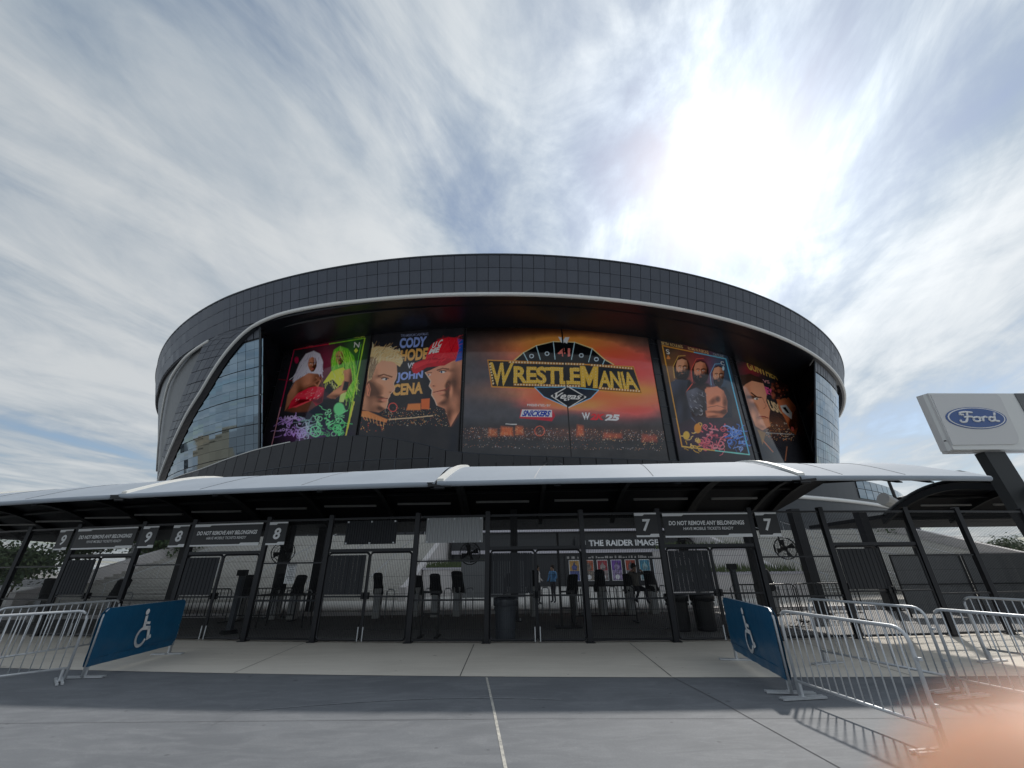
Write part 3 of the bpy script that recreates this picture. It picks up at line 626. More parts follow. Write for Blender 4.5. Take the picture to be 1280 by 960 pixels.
B.strokes([(240, 510), (345, 470), (390, 480), (378, 560), (345, 580), (280, 560), (185, 600)], 130, -30, 26, [(232, 70, 84)], 3.5, .0, 6)
B.relief([(300, 395), (355, 400), (385, 470), (372, 500), (330, 490), (250, 520), (200, 560), (165, 610), (180, 520), (225, 440)], (150, 94, 70), [(320, 440, 50, 60, 40), (230, 500, 40, 90, 40), (300, 470, 26, 20, 10), (345, 470, 24, 20, 10)], (-.4, -.4), .72, 1.0, 5)
B.relief([(240, 510), (300, 480), (345, 470), (390, 480), (378, 560), (345, 580), (318, 550), (280, 560), (185, 600), (200, 555)], (196, 34, 54), [(360, 520, 40, 50, 30), (260, 540, 90, 22, 18), (320, 510, 20, 30, 10), (220, 570, 30, 20, 8)], (-.4, -.5), .75, 1.2, 5); B.strokes([(240, 515), (345, 480), (380, 490), (360, 555), (280, 550), (200, 590)], 60, -30, 10, [(255, 150, 150), (250, 210, 205)], 2.5, .7, 61)
B.line([(345, 420), (368, 440), (352, 470), (330, 452)], 9, (146, 92, 68)); B.line([(350, 425), (372, 415), (380, 440)], 6, (120, 72, 54)); B.line([(290, 470), (330, 452), (362, 430)], 10, (128, 78, 58))
B.strokes([(385, 450), (430, 385), (500, 362), (522, 400), (515, 450), (440, 500)], 70, 70, 26, [(236, 236, 110), (150, 150, 40), (250, 250, 170)], 4, .5, 7); B.strokes([(500, 380), (542, 368), (552, 440), (515, 500), (440, 545), (405, 530), (485, 470)], 80, 120, 24, [(168, 108, 76), (70, 40, 30), (204, 146, 108)], 4, .5, 8)
B.relief([(500, 380), (542, 368), (552, 440), (515, 500), (440, 545), (405, 530), (440, 500), (485, 470), (505, 430)], (164, 106, 76), [(530, 410, 26, 60, 24), (470, 515, 60, 20, 16), (515, 470, 24, 30, 10)], (-.35, -.45), .75, 1.0, 5); B.poly([(505, 440), (532, 445), (522, 492), (492, 496)], (26, 24, 28), 5)
B.poly([(385, 545), (440, 540), (480, 560), (440, 600), (330, 640), (300, 615), (378, 562)], (16, 18, 18), 8)
pg = lambda x, y: lerp3((176, 130, 205), (96, 200, 120), min(1, max(0, (x - 240) / 130)))
B.scribble(140, 300, 650, 765, 70, pg, 3, 5); B.scribble(290, 500, 580, 750, 110, pg, 4, 5, lambda x, y: y > 720 - (x - 150) * .42)
for cx, cy, r in ((260, 738, 24), (340, 728, 30), (465, 712, 22)):
    B.ring(cx, cy, r, 6, pg(cx, cy)); [B.line([(cx, cy), (cx + r * math.cos(a), cy + r * math.sin(a))], 4, pg(cx, cy)) for a in np.arange(0, 6.2, 1.05)]
B.ell(475, 600, 34, 40, (110, 205, 130), .3); B.text('JADE', (160, 640), (232, 636), (230, 664), (158, 668), (205, 180, 225), .03)
for a, c, w in (([(218, 262), (88, 812)], (190, 40, 80), 5), ([(218, 262), (420, 228)], (180, 30, 50), 5), ([(420, 228), (622, 195)], (110, 170, 40), 5), ([(622, 195), (512, 755)], (165, 205, 60), 6), ([(600, 230), (530, 600)], (90, 170, 50), 2.5)): B.line(a, w, c)
B.line([(560, 560), (512, 755)], 7, (215, 205, 80)); B.line([(140, 590), (88, 812)], 3, (230, 190, 200)); B.line([(130, 430), (215, 440)], 3, (120, 20, 40))
B.ell(232, 320, 14, 22, (150, 25, 60), .3); B.text('N', (562, 218), (594, 218), (590, 248), (558, 248), (235, 235, 225), .02); B.poly([(572, 252), (583, 266), (570, 280), (560, 266)], (190, 200, 70), 2)
B.text('JADE CARGILL', (228, 238), (330, 230), (328, 246), (224, 256), (150, 60, 66), .02); B.text('NAOMI', (562, 182), (620, 176), (618, 192), (560, 197), (150, 165, 60), .02)
B.build('banner', 'banner printed as a red and green playing card with two long-haired women')

# -- 2: two men face to face
B = Banner(456, 576, 490, 40.2, 13.5, 260, 330).crop(320, 380); B.c[:] = (.012, .012, .015)
blu, org = (128, 146, 200), (238, 178, 100)
B.text('THE AMERICAN NIGHTMARE', (828, 174), (985, 164), (985, 178), (828, 188), (105, 112, 140), .01)
B.text('CODY', (822, 196), (978, 184), (968, 244), (820, 254), blu, .045); B.text('RHODES', (796, 266), (1010, 246), (1006, 314), (786, 332), org, .045)
B.text('VS', (866, 338), (908, 334), (906, 366), (862, 370), (170, 170, 180), .03); B.text('JOHN', (806, 392), (956, 378), (950, 436), (802, 452), blu, .045); B.text('CENA', (782, 460), (956, 444), (952, 512), (778, 526), org, .045)
B.lights(720, 1110, 575, 680, 300, [(255, 190, 110), (230, 140, 80), (240, 225, 200), (200, 90, 50)], 5, (.8, 1.9)); B.poly([(945, 545), (992, 540), (990, 600), (945, 600)], (205, 100, 55), 6); B.poly([(870, 572), (940, 568), (940, 605), (860, 605)], (190, 110, 60), 8); B.ring(782, 590, 24, 4, (235, 90, 80)); B.line([(760, 660), (900, 650), (1010, 638)], 5, (225, 190, 150), .8)
# left man, fair hair
B.poly([(650, 258), (692, 242), (765, 250), (822, 282), (840, 325), (822, 356), (800, 345), (806, 395), (798, 430), (780, 470), (783, 500), (762, 522), (750, 560), (736, 596), (700, 618), (640, 608), (604, 600), (610, 560), (635, 440)], (196, 134, 104), 4)
B.poly([(640, 420), (690, 350), (720, 470), (690, 590), (640, 605), (604, 600), (612, 540)], (130, 74, 54), 26, .8); B.poly([(720, 345), (800, 350), (796, 400), (730, 400)], (222, 170, 136), 16, .7); B.poly([(735, 440), (776, 470), (776, 500), (738, 508)], (225, 165, 130), 10, .7)
B.poly([(650, 258), (692, 242), (765, 250), (822, 282), (840, 325), (822, 358), (780, 330), (720, 322), (695, 345), (676, 380), (660, 430), (640, 440), (640, 330)], (206, 178, 128), 5)
B.poly([(645, 300), (690, 300), (700, 345), (665, 420), (640, 440)], (96, 78, 62), 12, .9)
for k in range(16): B.line([(655 + 10 * k, 345 - 2 * k), (668 + 10 * k, 300 - 3 * k), (690 + 9.5 * k, 258 + 3.2 * k)], 2.5, (250, 230, 180) if k % 2 else (130, 98, 66), .7)
B.line([(695, 408), (725, 402), (768, 420)], 8, (90, 58, 38)); B.ell(728, 430, 19, 8, (235, 225, 215), .3); B.ell(735, 430, 8, 8, (30, 30, 34), .3); B.line([(705, 424), (750, 424)], 4, (50, 30, 24)); B.line([(770, 430), (776, 470), (760, 490)], 5, (120, 64, 46), .8); B.ell(752, 505, 20, 7, (105, 54, 42), .5); B.line([(690, 548), (722, 540), (752, 538)], 6, (120, 48, 44)); B.ell(725, 556, 24, 6, (190, 110, 95), .5); B.line([(612, 560), (650, 590), (700, 615)], 5, (90, 48, 36), .7)
B.poly([(592, 610), (640, 612), (752, 660), (745, 678), (640, 650), (590, 640)], (172, 106, 62), 4); [B.line([(600 + 22 * k, 620 + 7 * k), (620 + 18 * k, 660 + 7 * k)], 2.5, (235, 170, 110)) for k in range(7)]; B.lights(600, 740, 640, 720, 40, [(220, 150, 90), (150, 60, 50)], 8)
B.strokes([(650, 258), (692, 242), (765, 250), (822, 282), (840, 325), (800, 342), (720, 322), (690, 345)], 240, lambda x, y: -75 + (x - 650) * .5, 34, [(250, 234, 190), (150, 116, 76), (214, 184, 132), (92, 66, 44)], 2.8, .8, 11, .25)
B.strokes([(645, 300), (690, 320), (690, 350), (660, 430), (640, 440)], 90, 80, 22, [(130, 108, 86), (60, 46, 38), (170, 146, 116)], 2.4, .7, 12)
B.strokes([(700, 350), (800, 350), (796, 430), (780, 500), (750, 560), (700, 615), (615, 598), (640, 430)], 200, 65, 36, [(214, 150, 118), (150, 88, 66)], 6, .0, 13)
B.poly([(628, 470), (645, 455), (655, 490), (645, 530), (630, 520)], (150, 88, 66), 6); B.line([(640, 465), (648, 490), (640, 518)], 4, (88, 48, 38), .8)
B.poly([(655, 520), (690, 560), (735, 580), (728, 600), (690, 615), (640, 600)], (112, 64, 50), 22, .6)
HL = [(690, 348), (720, 326), (790, 336), (803, 350), (806, 395), (800, 428), (786, 452), (794, 486), (790, 500), (768, 512), (766, 528), (754, 545), (756, 560), (744, 596), (704, 620), (640, 610), (602, 602), (610, 560), (636, 445), (662, 428), (678, 380)]
B.relief(HL, (224, 160, 126), [(705, 465, 120, 190, 95), (748, 462, 34, 28, 14), (745, 408, 52, 16, 13), (738, 432, 30, 13, -13), (790, 462, 20, 44, 15), (776, 498, 20, 12, 8), (735, 530, 26, 8, 5), (735, 552, 30, 10, 6), (728, 588, 28, 18, 12), (690, 535, 34, 50, -14), (682, 400, 30, 40, -8), (640, 520, 40, 90, -18), (760, 370, 40, 24, 8)], (.50, -.34), .72, 1.0, 4)
B.line([(700, 412), (730, 402), (776, 416)], 9, (84, 52, 34), .95); B.ell(736, 430, 17, 7, (232, 224, 216), .4); B.ell(744, 430, 7.5, 7.5, (36, 50, 66), .3); B.ell(744, 430, 3.5, 4, (8, 8, 10), .3); B.line([(716, 427), (736, 421), (758, 427)], 4, (44, 26, 22)); B.ell(773, 505, 9, 4, (84, 40, 32), .6); B.line([(700, 545), (726, 541), (756, 540)], 4.5, (110, 44, 40)); B.ell(734, 553, 22, 6, (206, 122, 104), .7, .8)
B.poly([(630, 470), (646, 452), (656, 488), (648, 528), (633, 522)], (176, 110, 84), 6); B.line([(642, 465), (650, 490), (642, 516)], 4, (96, 54, 42), .8)
B.line([(806, 395), (800, 428), (786, 452), (794, 486), (768, 512), (754, 545), (744, 596)], 3, (255, 220, 190), .6)
# right man in a red cap
B.poly([(968, 392), (1076, 342), (1140, 322), (1188, 312), (1184, 560), (1165, 610), (1112, 700), (1096, 640), (1080, 598), (1032, 578), (1020, 545), (1004, 520), (1008, 490), (990, 468), (1000, 440)], (196, 124, 94), 4)
B.poly([(1090, 380), (1188, 330), (1184, 560), (1165, 610), (1115, 690), (1085, 590), (1110, 500)], (120, 66, 48), 34, .8); B.poly([(1000, 400), (1060, 380), (1050, 440), (1005, 450)], (230, 176, 140), 16, .7); B.line([(968, 392), (1000, 440), (990, 468), (1008, 492), (1004, 520), (1022, 548), (1034, 578)], 5, (250, 225, 200), .8)
B.line([(1045, 378), (1095, 366)], 8, (80, 48, 34)); B.ell(1068, 386, 18, 7, (235, 225, 215), .3); B.ell(1064, 386, 7, 7, (40, 60, 80), .3); B.ell(990, 404, 12, 7, (235, 225, 215), .3); B.ell(990, 404, 5, 6, (40, 50, 60), .3); B.line([(1010, 420), (1004, 455), (1024, 466)], 5, (120, 64, 48), .8); B.line([(1014, 504), (1050, 494), (1098, 482), (1108, 468)], 6, (110, 44, 40)); B.line([(1090, 430), (1118, 480)], 5, (100, 54, 40), .8); B.ell(1060, 540, 30, 10, (110, 64, 48), .7, .6)
B.strokes([(1000, 400), (1080, 345), (1186, 315), (1180, 560), (1112, 690), (1085, 600), (1030, 575), (1000, 440)], 240, 115, 36, [(216, 146, 112)], 6, .0, 14)
B.line([(1100, 400), (1125, 425), (1128, 450)], 4, (120, 66, 50), .7); B.line([(1040, 360), (1075, 352)], 4, (120, 66, 50), .7); B.ell(1085, 455, 22, 26, (238, 180, 146), .9, .6); B.ell(1030, 440, 12, 30, (242, 196, 162), .9, .6); B.line([(1022, 512), (1060, 506), (1092, 494)], 4, (206, 120, 104), .8); B.poly([(1120, 600), (1165, 610), (1112, 700), (1096, 640)], (84, 44, 34), 14, .7)
HR = [(968, 392), (1076, 342), (1140, 322), (1188, 312), (1184, 560), (1165, 610), (1112, 700), (1096, 640), (1080, 598), (1032, 578), (1020, 545), (1004, 520), (1008, 490), (990, 468), (1000, 440)]
B.relief(HR, (220, 150, 118), [(1090, 460, 120, 190, 95), (1078, 446, 34, 30, 15), (1065, 372, 46, 14, 12), (1066, 392, 28, 12, -12), (1000, 440, 22, 46, 15), (1018, 462, 18, 12, 8), (1048, 488, 40, 8, 5), (1046, 515, 32, 10, 6), (1046, 556, 30, 20, 13), (1104, 490, 14, 40, -9), (1110, 540, 36, 50, -12), (1120, 650, 30, 60, -12), (1150, 430, 40, 90, -10)], (-.50, -.32), .70, 1.0, 4)
B.line([(1036, 378), (1066, 368), (1100, 372)], 8, (84, 50, 36), .95); B.ell(1066, 389, 17, 7, (234, 226, 218), .4); B.ell(1060, 389, 7, 7, (40, 70, 96), .3); B.ell(1060, 389, 3.2, 4, (8, 8, 10), .3); B.line([(1046, 385), (1066, 380), (1086, 386)], 4, (44, 26, 22)); B.ell(990, 404, 10, 6, (232, 224, 216), .4); B.ell(987, 404, 5, 6, (40, 60, 80), .3); B.line([(976, 394), (1004, 392)], 5, (84, 50, 36), .9)
B.ell(1014, 468, 8, 4, (90, 44, 34), .6); B.line([(1012, 505), (1046, 498), (1090, 488), (1104, 474)], 5, (104, 42, 38)); B.ell(1050, 512, 26, 5, (204, 116, 100), .7, .8); B.line([(1096, 452), (1112, 474), (1110, 492)], 3.5, (120, 66, 50), .7); B.line([(968, 392), (1000, 440), (990, 468), (1008, 492), (1004, 520), (1022, 548), (1034, 578)], 3.5, (255, 226, 204), .7)
B.poly([(1146, 196), (1192, 206), (1188, 316), (1140, 330)], (34, 62, 130), 3)
B.poly([(985, 255), (1010, 225), (1050, 202), (1100, 190), (1150, 194), (1160, 250), (1142, 318), (1076, 348), (990, 345), (960, 340)], (176, 26, 38), 4); B.poly([(888, 372), (900, 340), (955, 318), (1010, 305), (1144, 312), (1078, 352), (975, 362), (920, 398), (900, 396)], (150, 20, 32), 4); B.poly([(900, 345), (990, 320), (1060, 322), (960, 346), (905, 372)], (205, 48, 56), 8, .6); B.poly([(1040, 205), (1100, 192), (1130, 220), (1060, 290)], (205, 40, 50), 20, .5)
B.strokes([(985, 255), (1050, 202), (1150, 194), (1160, 250), (1142, 318), (990, 345), (960, 340)], 90, -40, 40, [(214, 60, 66), (120, 12, 24), (190, 30, 42)], 5, .4, 15); B.line([(1100, 192), (1110, 250), (1142, 312)], 3, (110, 14, 24), .7)
B.text('U C', (1012, 222), (1070, 200), (1062, 238), (1004, 254), (240, 236, 232), .04, .2); B.text('ME', (992, 258), (1056, 240), (1050, 274), (984, 288), (240, 236, 232), .05, .2)
B.build('banner', 'banner printed with two men face to face, one in a red cap')

# -- 3: the wide event banner with the marquee logo
B = Banner(580, 823, 500, 40.2, 13.5, 520, 340).crop(570, 390); B.c[:] = (.030, .029, .036)
n1 = B.fbm(260, 70, 11); n2 = B.fbm(120, 40, 12)
B.c *= np.clip((B.y / 420), .25, 1)[:, None]
cl = np.clip((n1 - .30) * 3.0, 0, 1.4)
def g(cx, cy, rx, ry): return np.exp(-((B.x - cx) / rx) ** 2 - ((B.y - cy) / ry) ** 2)
red = g(900, 330, 330, 110) + .75 * g(640, 320, 330, 170) + .7 * g(900, 560, 360, 60) + .45 * g(430, 520, 200, 60); ora = g(980, 470, 230, 75) + .8 * g(620, 230, 330, 70) + .6 * g(700, 500, 300, 45); yel = .9 * g(1000, 450, 110, 24) + .65 * g(700, 520, 160, 28) + .35 * g(610, 190, 180, 28)
lm = np.clip(g(690, 370, 430, 185) * 1.7 + g(1010, 450, 260, 190), 0, 1); red, ora, yel = red * lm, ora * lm, yel * lm
B.c += (red * cl * .75)[:, None] * np.array([.72, .04, .03]) + (ora * (0.35 + .9 * n2) * .85)[:, None] * np.array([1.0, .20, .02]) + (yel * (0.5 + n2) * 1.3)[:, None] * np.array([.9, .50, .08])
B.c *= (1 - .85 * np.clip((B.y - 600) / 60, 0, 1) * (1 - .35 * n2))[:, None]; B.c += .018
B.c *= np.clip((B.y - 95) / 80, 0.12, 1)[:, None]
B.glow(600, 690, 520, 30, (150, 70, 40), .12)
for (ya, yb, n_, r_) in ((655, 690, 420, (.7, 1.7)), (690, 722, 360, (.7, 1.7)), (758, 772, 200, (.6, 1.5)), (722, 760, 110, (.6, 1.4))): B.lights(40, 1190, ya, yb, n_, [(235, 180, 140), (215, 125, 80), (245, 225, 205), (170, 85, 60), (205, 200, 210)], ya, r_)
for x0, y0, x1, y1, c in ((255, 655, 325, 705, (225, 110, 60)), (340, 650, 385, 700, (200, 100, 60)), (185, 665, 235, 710, (190, 100, 60)), (690, 645, 730, 705, (205, 95, 60)), (840, 690, 950, 720, (170, 80, 55)), (1060, 700, 1150, 740, (160, 75, 60))):
    B.poly([(x0, y1), (x0 + 4, y0), (x1 - 4, y0 + 6), (x1, y1)], c, 16, .5); B.lights(x0, x1, y0, y1, 26, [(255, 180, 110), (120, 50, 30), (255, 220, 170)], x0, (1, 2.4))
B.ring(478, 680, 28, 4, (225, 105, 80)); B.line([(285, 640), (345, 642)], 4, (230, 225, 220))
# fan of cards
fan = [(335, 275), (385, 232), (458, 192), (556, 168), (678, 172), (778, 208), (850, 272), (900, 300), (620, 330)]
B.glow(610, 205, 300, 62, (255, 130, 20), .42); B.glow(640, 450, 380, 48, (255, 150, 40), .30); B.glow(610, 170, 190, 30, (255, 200, 60), .30)
B.line(fan[:8], 14, (255, 150, 30), .55); B.poly(fan, (10, 11, 14), 3); B.line(fan[:8], 4, (255, 235, 170))
for a, b_ in (((385, 232), (412, 285)), ((458, 192), (482, 272)), ((556, 168), (566, 270)), ((678, 172), (660, 272)), ((778, 208), (758, 285)), ((850, 272), (838, 300))): B.line([a, b_], 3.5, (190, 225, 235))
for cx, cy in ((432, 252), (520, 238), (716, 248), (802, 270)): B.ell(cx, cy, 14, 13, (200, 215, 225), .2); B.ell(cx, cy, 10, 9, (10, 11, 14), .2)
B.text('41', (582, 206), (652, 206), (652, 254), (582, 254), (225, 120, 110), .03)
B.poly([(584, 142), (606, 146), (614, 160), (624, 144), (648, 144), (634, 180), (620, 172), (612, 180), (600, 172)], (235, 235, 238), 2)
# marquee plate, bulbs, letters
plate = [(184, 278), (300, 282), (1012, 316), (1060, 462), (820, 446), (208, 424)]
B.poly([(x + (4 if x > 600 else -5), y + (6 if y > 380 else -6)) for x, y in plate], (176, 116, 40), 3); B.poly(plate, (22, 20, 20), 3)
gold = (236, 186, 62)
for body, tl, tr, br, bl in (('W', (192, 288), (330, 292), (292, 424), (214, 420)), ('RESTLE', (330, 308), (708, 318), (712, 416), (328, 408)), ('ANIA', (818, 334), (1012, 344), (1046, 446), (816, 432))):
    sp = .95; m = B.text(body, tl, tr, br, bl, gold, {'W': .022, 'M': .018}.get(body, .034), 0, sp)
    shine = np.clip((B.y - 300) / 130, 0, 1); B.c = B.c * (1 - m[:, None] * .35 * shine[:, None]); gx, gy = (B.x % 13) - 6.5, (B.y % 15) - 7.5
    B.put(m * (np.hypot(gx, gy) < 2.4) * .6, (255, 240, 190))
Mp = [(708, 308), (736, 309), (760, 366), (785, 311), (813, 312), (808, 436), (783, 434), (786, 372), (765, 420), (755, 419), (738, 368), (741, 430), (715, 428)]
B.poly([(x + (-4 if x < 760 else 4), y) for x, y in Mp], (22, 20, 20), 3); B.poly(Mp, gold, 2)
for k in range(7): B.ell(724 + k * .6, 322 + k * 16, 2.6, 2.6, (255, 244, 200), .4); B.ell(799 - k * .3, 325 + k * 16, 2.6, 2.6, (255, 244, 200), .4)
for k in range(4): B.ell(738 + k * 6, 330 + k * 18, 2.6, 2.6, (255, 244, 200), .4); B.ell(783 - k * 5, 330 + k * 18, 2.6, 2.6, (255, 244, 200), .4)
def bulbs(a, b_, k):
    for i in range(k): t = (i + .5) / k; x, y = a[0] + (b_[0] - a[0]) * t, a[1] + (b_[1] - a[1]) * t; B.ell(x, y, 6, 6, (255, 214, 140), .4); B.ell(x, y, 3, 3, (255, 250, 235), .3)
B.poly([(300, 280), (735, 293), (735, 305), (300, 292)], (130, 80, 30), 2); B.poly([(765, 296), (1012, 316), (1014, 330), (765, 308)], (130, 80, 30), 2); B.poly([(328, 408), (712, 418), (712, 430), (328, 420)], (130, 80, 30), 2); B.poly([(812, 428), (1055, 446), (1058, 460), (812, 441)], (130, 80, 30), 2)
bulbs((302, 286), (735, 299), 26); bulbs((768, 302), (1010, 323), 15); bulbs((330, 414), (710, 424), 23); bulbs((815, 434), (1054, 453), 15); bulbs((192, 290), (214, 416), 8)
# diamond with the script word
dia = [(450, 430), (640, 428), (815, 446), (770, 492), (645, 546), (502, 484)]
B.poly(dia, (16, 22, 34), 3); B.line(dia, 4, (110, 175, 210), 1, True); B.poly([(640, 426), (742, 486), (645, 546), (545, 480)], (12, 13, 18), 3); B.line([(640, 426), (742, 486), (645, 546), (545, 480)], 4, (240, 236, 230), 1, True)
B.poly([(552, 468), (735, 476), (730, 496), (560, 490)], (12, 13, 18), 3); B.text('Vegas', (570, 458), (722, 466), (708, 512), (556, 504), (245, 240, 235), .022, .3)
B.text('PRESENTED BY', (408, 526), (542, 528), (542, 541), (408, 539), (240, 235, 232), .02)
B.poly([(372, 556), (548, 558), (568, 592), (548, 624), (362, 606)], (150, 40, 50), 4); B.poly([(378, 558), (548, 560), (548, 600), (368, 598)], (236, 236, 240), 3); B.text('SNICKERS', (384, 562), (543, 564), (537, 598), (376, 596), (22, 42, 120), .05, .25)
B.text('W', (718, 574), (766, 574), (760, 616), (726, 616), (240, 240, 242), .03); B.text('2K', (768, 580), (850, 582), (848, 618), (766, 616), (205, 40, 52), .05, .2); B.text('25', (852, 584), (936, 586), (932, 622), (850, 620), (240, 238, 240), .06, .1)
seam = (np.abs(B.x - (606 + (B.y - 120) * .075)) < 3.2) & (B.y > 85); B.put(seam.astype(float), (8, 9, 12))
B.build('banner', 'wide sunset banner with gold marquee lettering over a fan of cards and city lights')

# -- 4: gold and blue playing card with three men
B = Banner(837, 927, 510, 40.2, 13.5, 220, 300).crop(800, 390); B.c[:] = (.016, .016, .02)
B.glow(200, 330, 90, 110, (190, 130, 50), .22); B.glow(330, 320, 90, 130, (170, 30, 40), .35); B.glow(450, 330, 80, 130, (40, 110, 150), .25); B.glow(400, 700, 200, 80, (120, 60, 90), .15)
def man(cx, cy, w, h, coat, skin, rim, long=True):
    B.poly([(cx - w * 2.1, cy + h * 4.6), (cx - w * 2.3, cy + h * 2.2), (cx - w * 1.2, cy + h * 1.2), (cx + w * 1.2, cy + h * 1.2), (cx + w * 2.2, cy + h * 2.2), (cx + w * 2.3, cy + h * 4.6)], coat, 8)
    B.line([(cx - w * 2.1, cy + h * 4.4), (cx - w * 2.3, cy + h * 2.2), (cx - w * 1.2, cy + h * 1.25)], 4, rim, .7)
    if long: B.ell(cx, cy + h * .15, w * 1.45, h * 1.45, (28, 20, 18), .2)
    else: B.ell(cx, cy - h * .35, w * 1.12, h * .85, (24, 20, 20), .2)
    face(B, cx, cy, w, h, skin, (72, 40, 30), .05, (26, 18, 16)); B.line([(cx - w * 1.2, cy + h), (cx - w * 1.4, cy - h * .2), (cx - w * .6, cy - h * 1.3), (cx + w * .5, cy - h * 1.35)], 3, rim, .6)
man(448, 365, 34, 52, (24, 30, 42), (176, 122, 96), (110, 180, 220), False); man(240, 322, 36, 54, (20, 20, 24), (190, 134, 104), (230, 180, 90)); man(345, 340, 38, 56, (40, 26, 26), (186, 118, 90), (220, 90, 70))
B.poly([(380, 430), (440, 430), (490, 480), (498, 570), (470, 600), (380, 600), (370, 520)], (170, 98, 74), 8); B.poly([(390, 480), (440, 460), (460, 500), (420, 520)], (40, 26, 26), 8, .8); B.poly([(380, 540), (490, 560), (480, 585), (380, 570)], (110, 58, 44), 8, .8)
B.poly([(270, 450), (330, 430), (385, 470), (385, 560), (320, 590), (280, 540)], (44, 44, 50), 8); B.scribble(285, 380, 450, 580, 26, lambda x, y: (96, 92, 96), 31, 4)
for k in range(14): B.line([(180 + 8 * k, 480 + 9 * k), (215 + 8 * k, 500 + 10 * k)], 3, (78, 82, 100), .7)
B.strokes([(380, 430), (440, 430), (490, 480), (498, 570), (470, 600), (380, 600), (370, 520)], 110, 40, 30, [(206, 130, 98)], 4, .0, 35); B.strokes([(150, 400), (270, 390), (300, 620), (200, 640), (165, 560)], 90, 60, 34, [(64, 66, 80)], 3.5, .0, 36)
B.relief([(372, 440), (440, 425), (478, 450), (500, 510), (496, 575), (470, 602), (388, 604), (372, 560)], (200, 124, 94), [(430, 470, 40, 44, 26), (470, 520, 26, 60, 22), (430, 560, 70, 18, 16), (410, 590, 40, 12, 8), (400, 500, 22, 30, 10)], (-.4, -.45), .72, 1.0, 6); B.ell(446, 498, 20, 24, (44, 30, 30), .6, .8); B.line([(386, 545), (440, 535), (488, 548)], 5, (84, 44, 34), .8)
B.relief([(262, 455), (320, 432), (378, 462), (384, 560), (320, 596), (276, 545)], (74, 74, 84), [(320, 480, 46, 50, 26), (300, 550, 40, 26, 14), (350, 540, 24, 40, 12)], (-.4, -.45), .7, 1.0, 6); B.strokes([(275, 460), (320, 440), (375, 470), (378, 550), (320, 585), (282, 540)], 70, 40, 16, [(150, 150, 160), (24, 24, 30)], 2.5, .6, 62)
B.relief([(150, 420), (200, 385), (275, 390), (262, 470), (300, 600), (220, 640), (165, 560)], (52, 54, 66), [(210, 450, 50, 60, 26), (180, 540, 24, 80, 16), (240, 560, 30, 70, 14)], (-.4, -.45), .7, 1.0, 8)
oc = lambda x, y: (225, 170, 70) if x < 345 else ((214, 96, 110) if x < 490 else (80, 120, 200))
B.scribble(250, 610, 640, 790, 130, oc, 33, 6, lambda x, y: y > 640 + max(0, x - 480) * .25 + (40 if x < 330 else 0)); B.ell(265, 705, 20, 26, (225, 180, 80), .3); B.ell(330, 665, 22, 30, (235, 150, 60), .3)
for a, c, w in (([(128, 192), (240, 768)], (212, 150, 62), 6), ([(128, 192), (310, 230)], (205, 140, 58), 6), ([(310, 230), (490, 268)], (96, 160, 185), 6), ([(490, 268), (625, 815)], (86, 170, 205), 6), ([(240, 768), (430, 792)], (225, 180, 90), 6), ([(430, 792), (625, 815)], (120, 200, 190), 6)): B.line(a, w, c)
B.put(((B.x > 150 + (B.y - 300) * .19 - 40) & (B.x < 150 + (B.y - 300) * .19) & (np.abs(B.y - 455) < 150)).astype(float) * .75, (20, 22, 26))
B.text('S', (147, 212), (166, 214), (172, 242), (152, 240), (235, 230, 222), .01); B.poly([(160, 246), (174, 264), (166, 270), (152, 266)], (215, 130, 70), 2); B.text('C', (458, 280), (478, 284), (484, 306), (464, 302), (225, 230, 235), .01); B.ell(476, 322, 7, 14, (170, 200, 215), .3)
B.text('SETH ROLLINS', (120, 168), (242, 190), (246, 208), (124, 186), (170, 140, 92), .02); B.text('ROMAN REIGNS', (272, 198), (390, 222), (394, 242), (276, 216), (190, 150, 100), .02); B.text('CM PUNK', (416, 234), (478, 246), (481, 262), (419, 250), (110, 115, 120), .02)
B.build('banner', 'banner printed as a gold and blue playing card with three bearded men')

# -- 5: one face, gold name and a man in white sunglasses
B = Banner(938, 1001, 520, 40.2, 13.5, 140, 300).crop(800, 390); B.c[:] = (.014, .014, .017)
B.glow(640, 330, 60, 40, (150, 20, 30), .5); B.glow(800, 640, 120, 60, (150, 90, 50), .2)
B.text('VS', (700, 384), (738, 392), (742, 410), (704, 402), (160, 110, 110), .02); B.text('JEY', (702, 420), (752, 440), (772, 496), (718, 474), (180, 70, 110), .05); B.text('USO', (726, 500), (806, 530), (830, 590), (748, 560), (205, 170, 130), .05)
B.lights(720, 890, 610, 720, 160, [(240, 180, 110), (215, 120, 70), (235, 220, 200)], 41, (1, 2.2)); B.line([(720, 690), (880, 700)], 4, (150, 150, 150), .6); B.line([(700, 730), (760, 800)], 5, (190, 110, 70), .6); B.line([(840, 770), (830, 850)], 5, (160, 100, 70), .6)
B.poly([(578, 370), (640, 372), (700, 400), (722, 470), (720, 510), (742, 560), (736, 610), (745, 650), (700, 675), (660, 650), (625, 560), (590, 440)], (196, 128, 98), 5)
B.poly([(590, 440), (640, 480), (660, 600), (690, 670), (655, 640), (620, 550)], (110, 62, 46), 22, .8); B.poly([(572, 362), (630, 352), (690, 380), (706, 410), (640, 395), (600, 420), (586, 430)], (52, 36, 30), 5)
B.relief([(590, 430), (604, 412), (640, 394), (704, 410), (722, 470), (720, 510), (742, 560), (732, 580), (736, 610), (730, 630), (745, 650), (700, 675), (660, 650), (625, 560)], (216, 148, 116), [(665, 530, 80, 150, 70), (672, 520, 26, 30, 12), (664, 478, 44, 12, 11), (660, 500, 24, 12, -11), (716, 535, 18, 36, 13), (708, 600, 26, 10, 6), (712, 645, 26, 20, 10), (660, 590, 22, 40, -10)], (.42, -.36), .72, 1.0, 4)
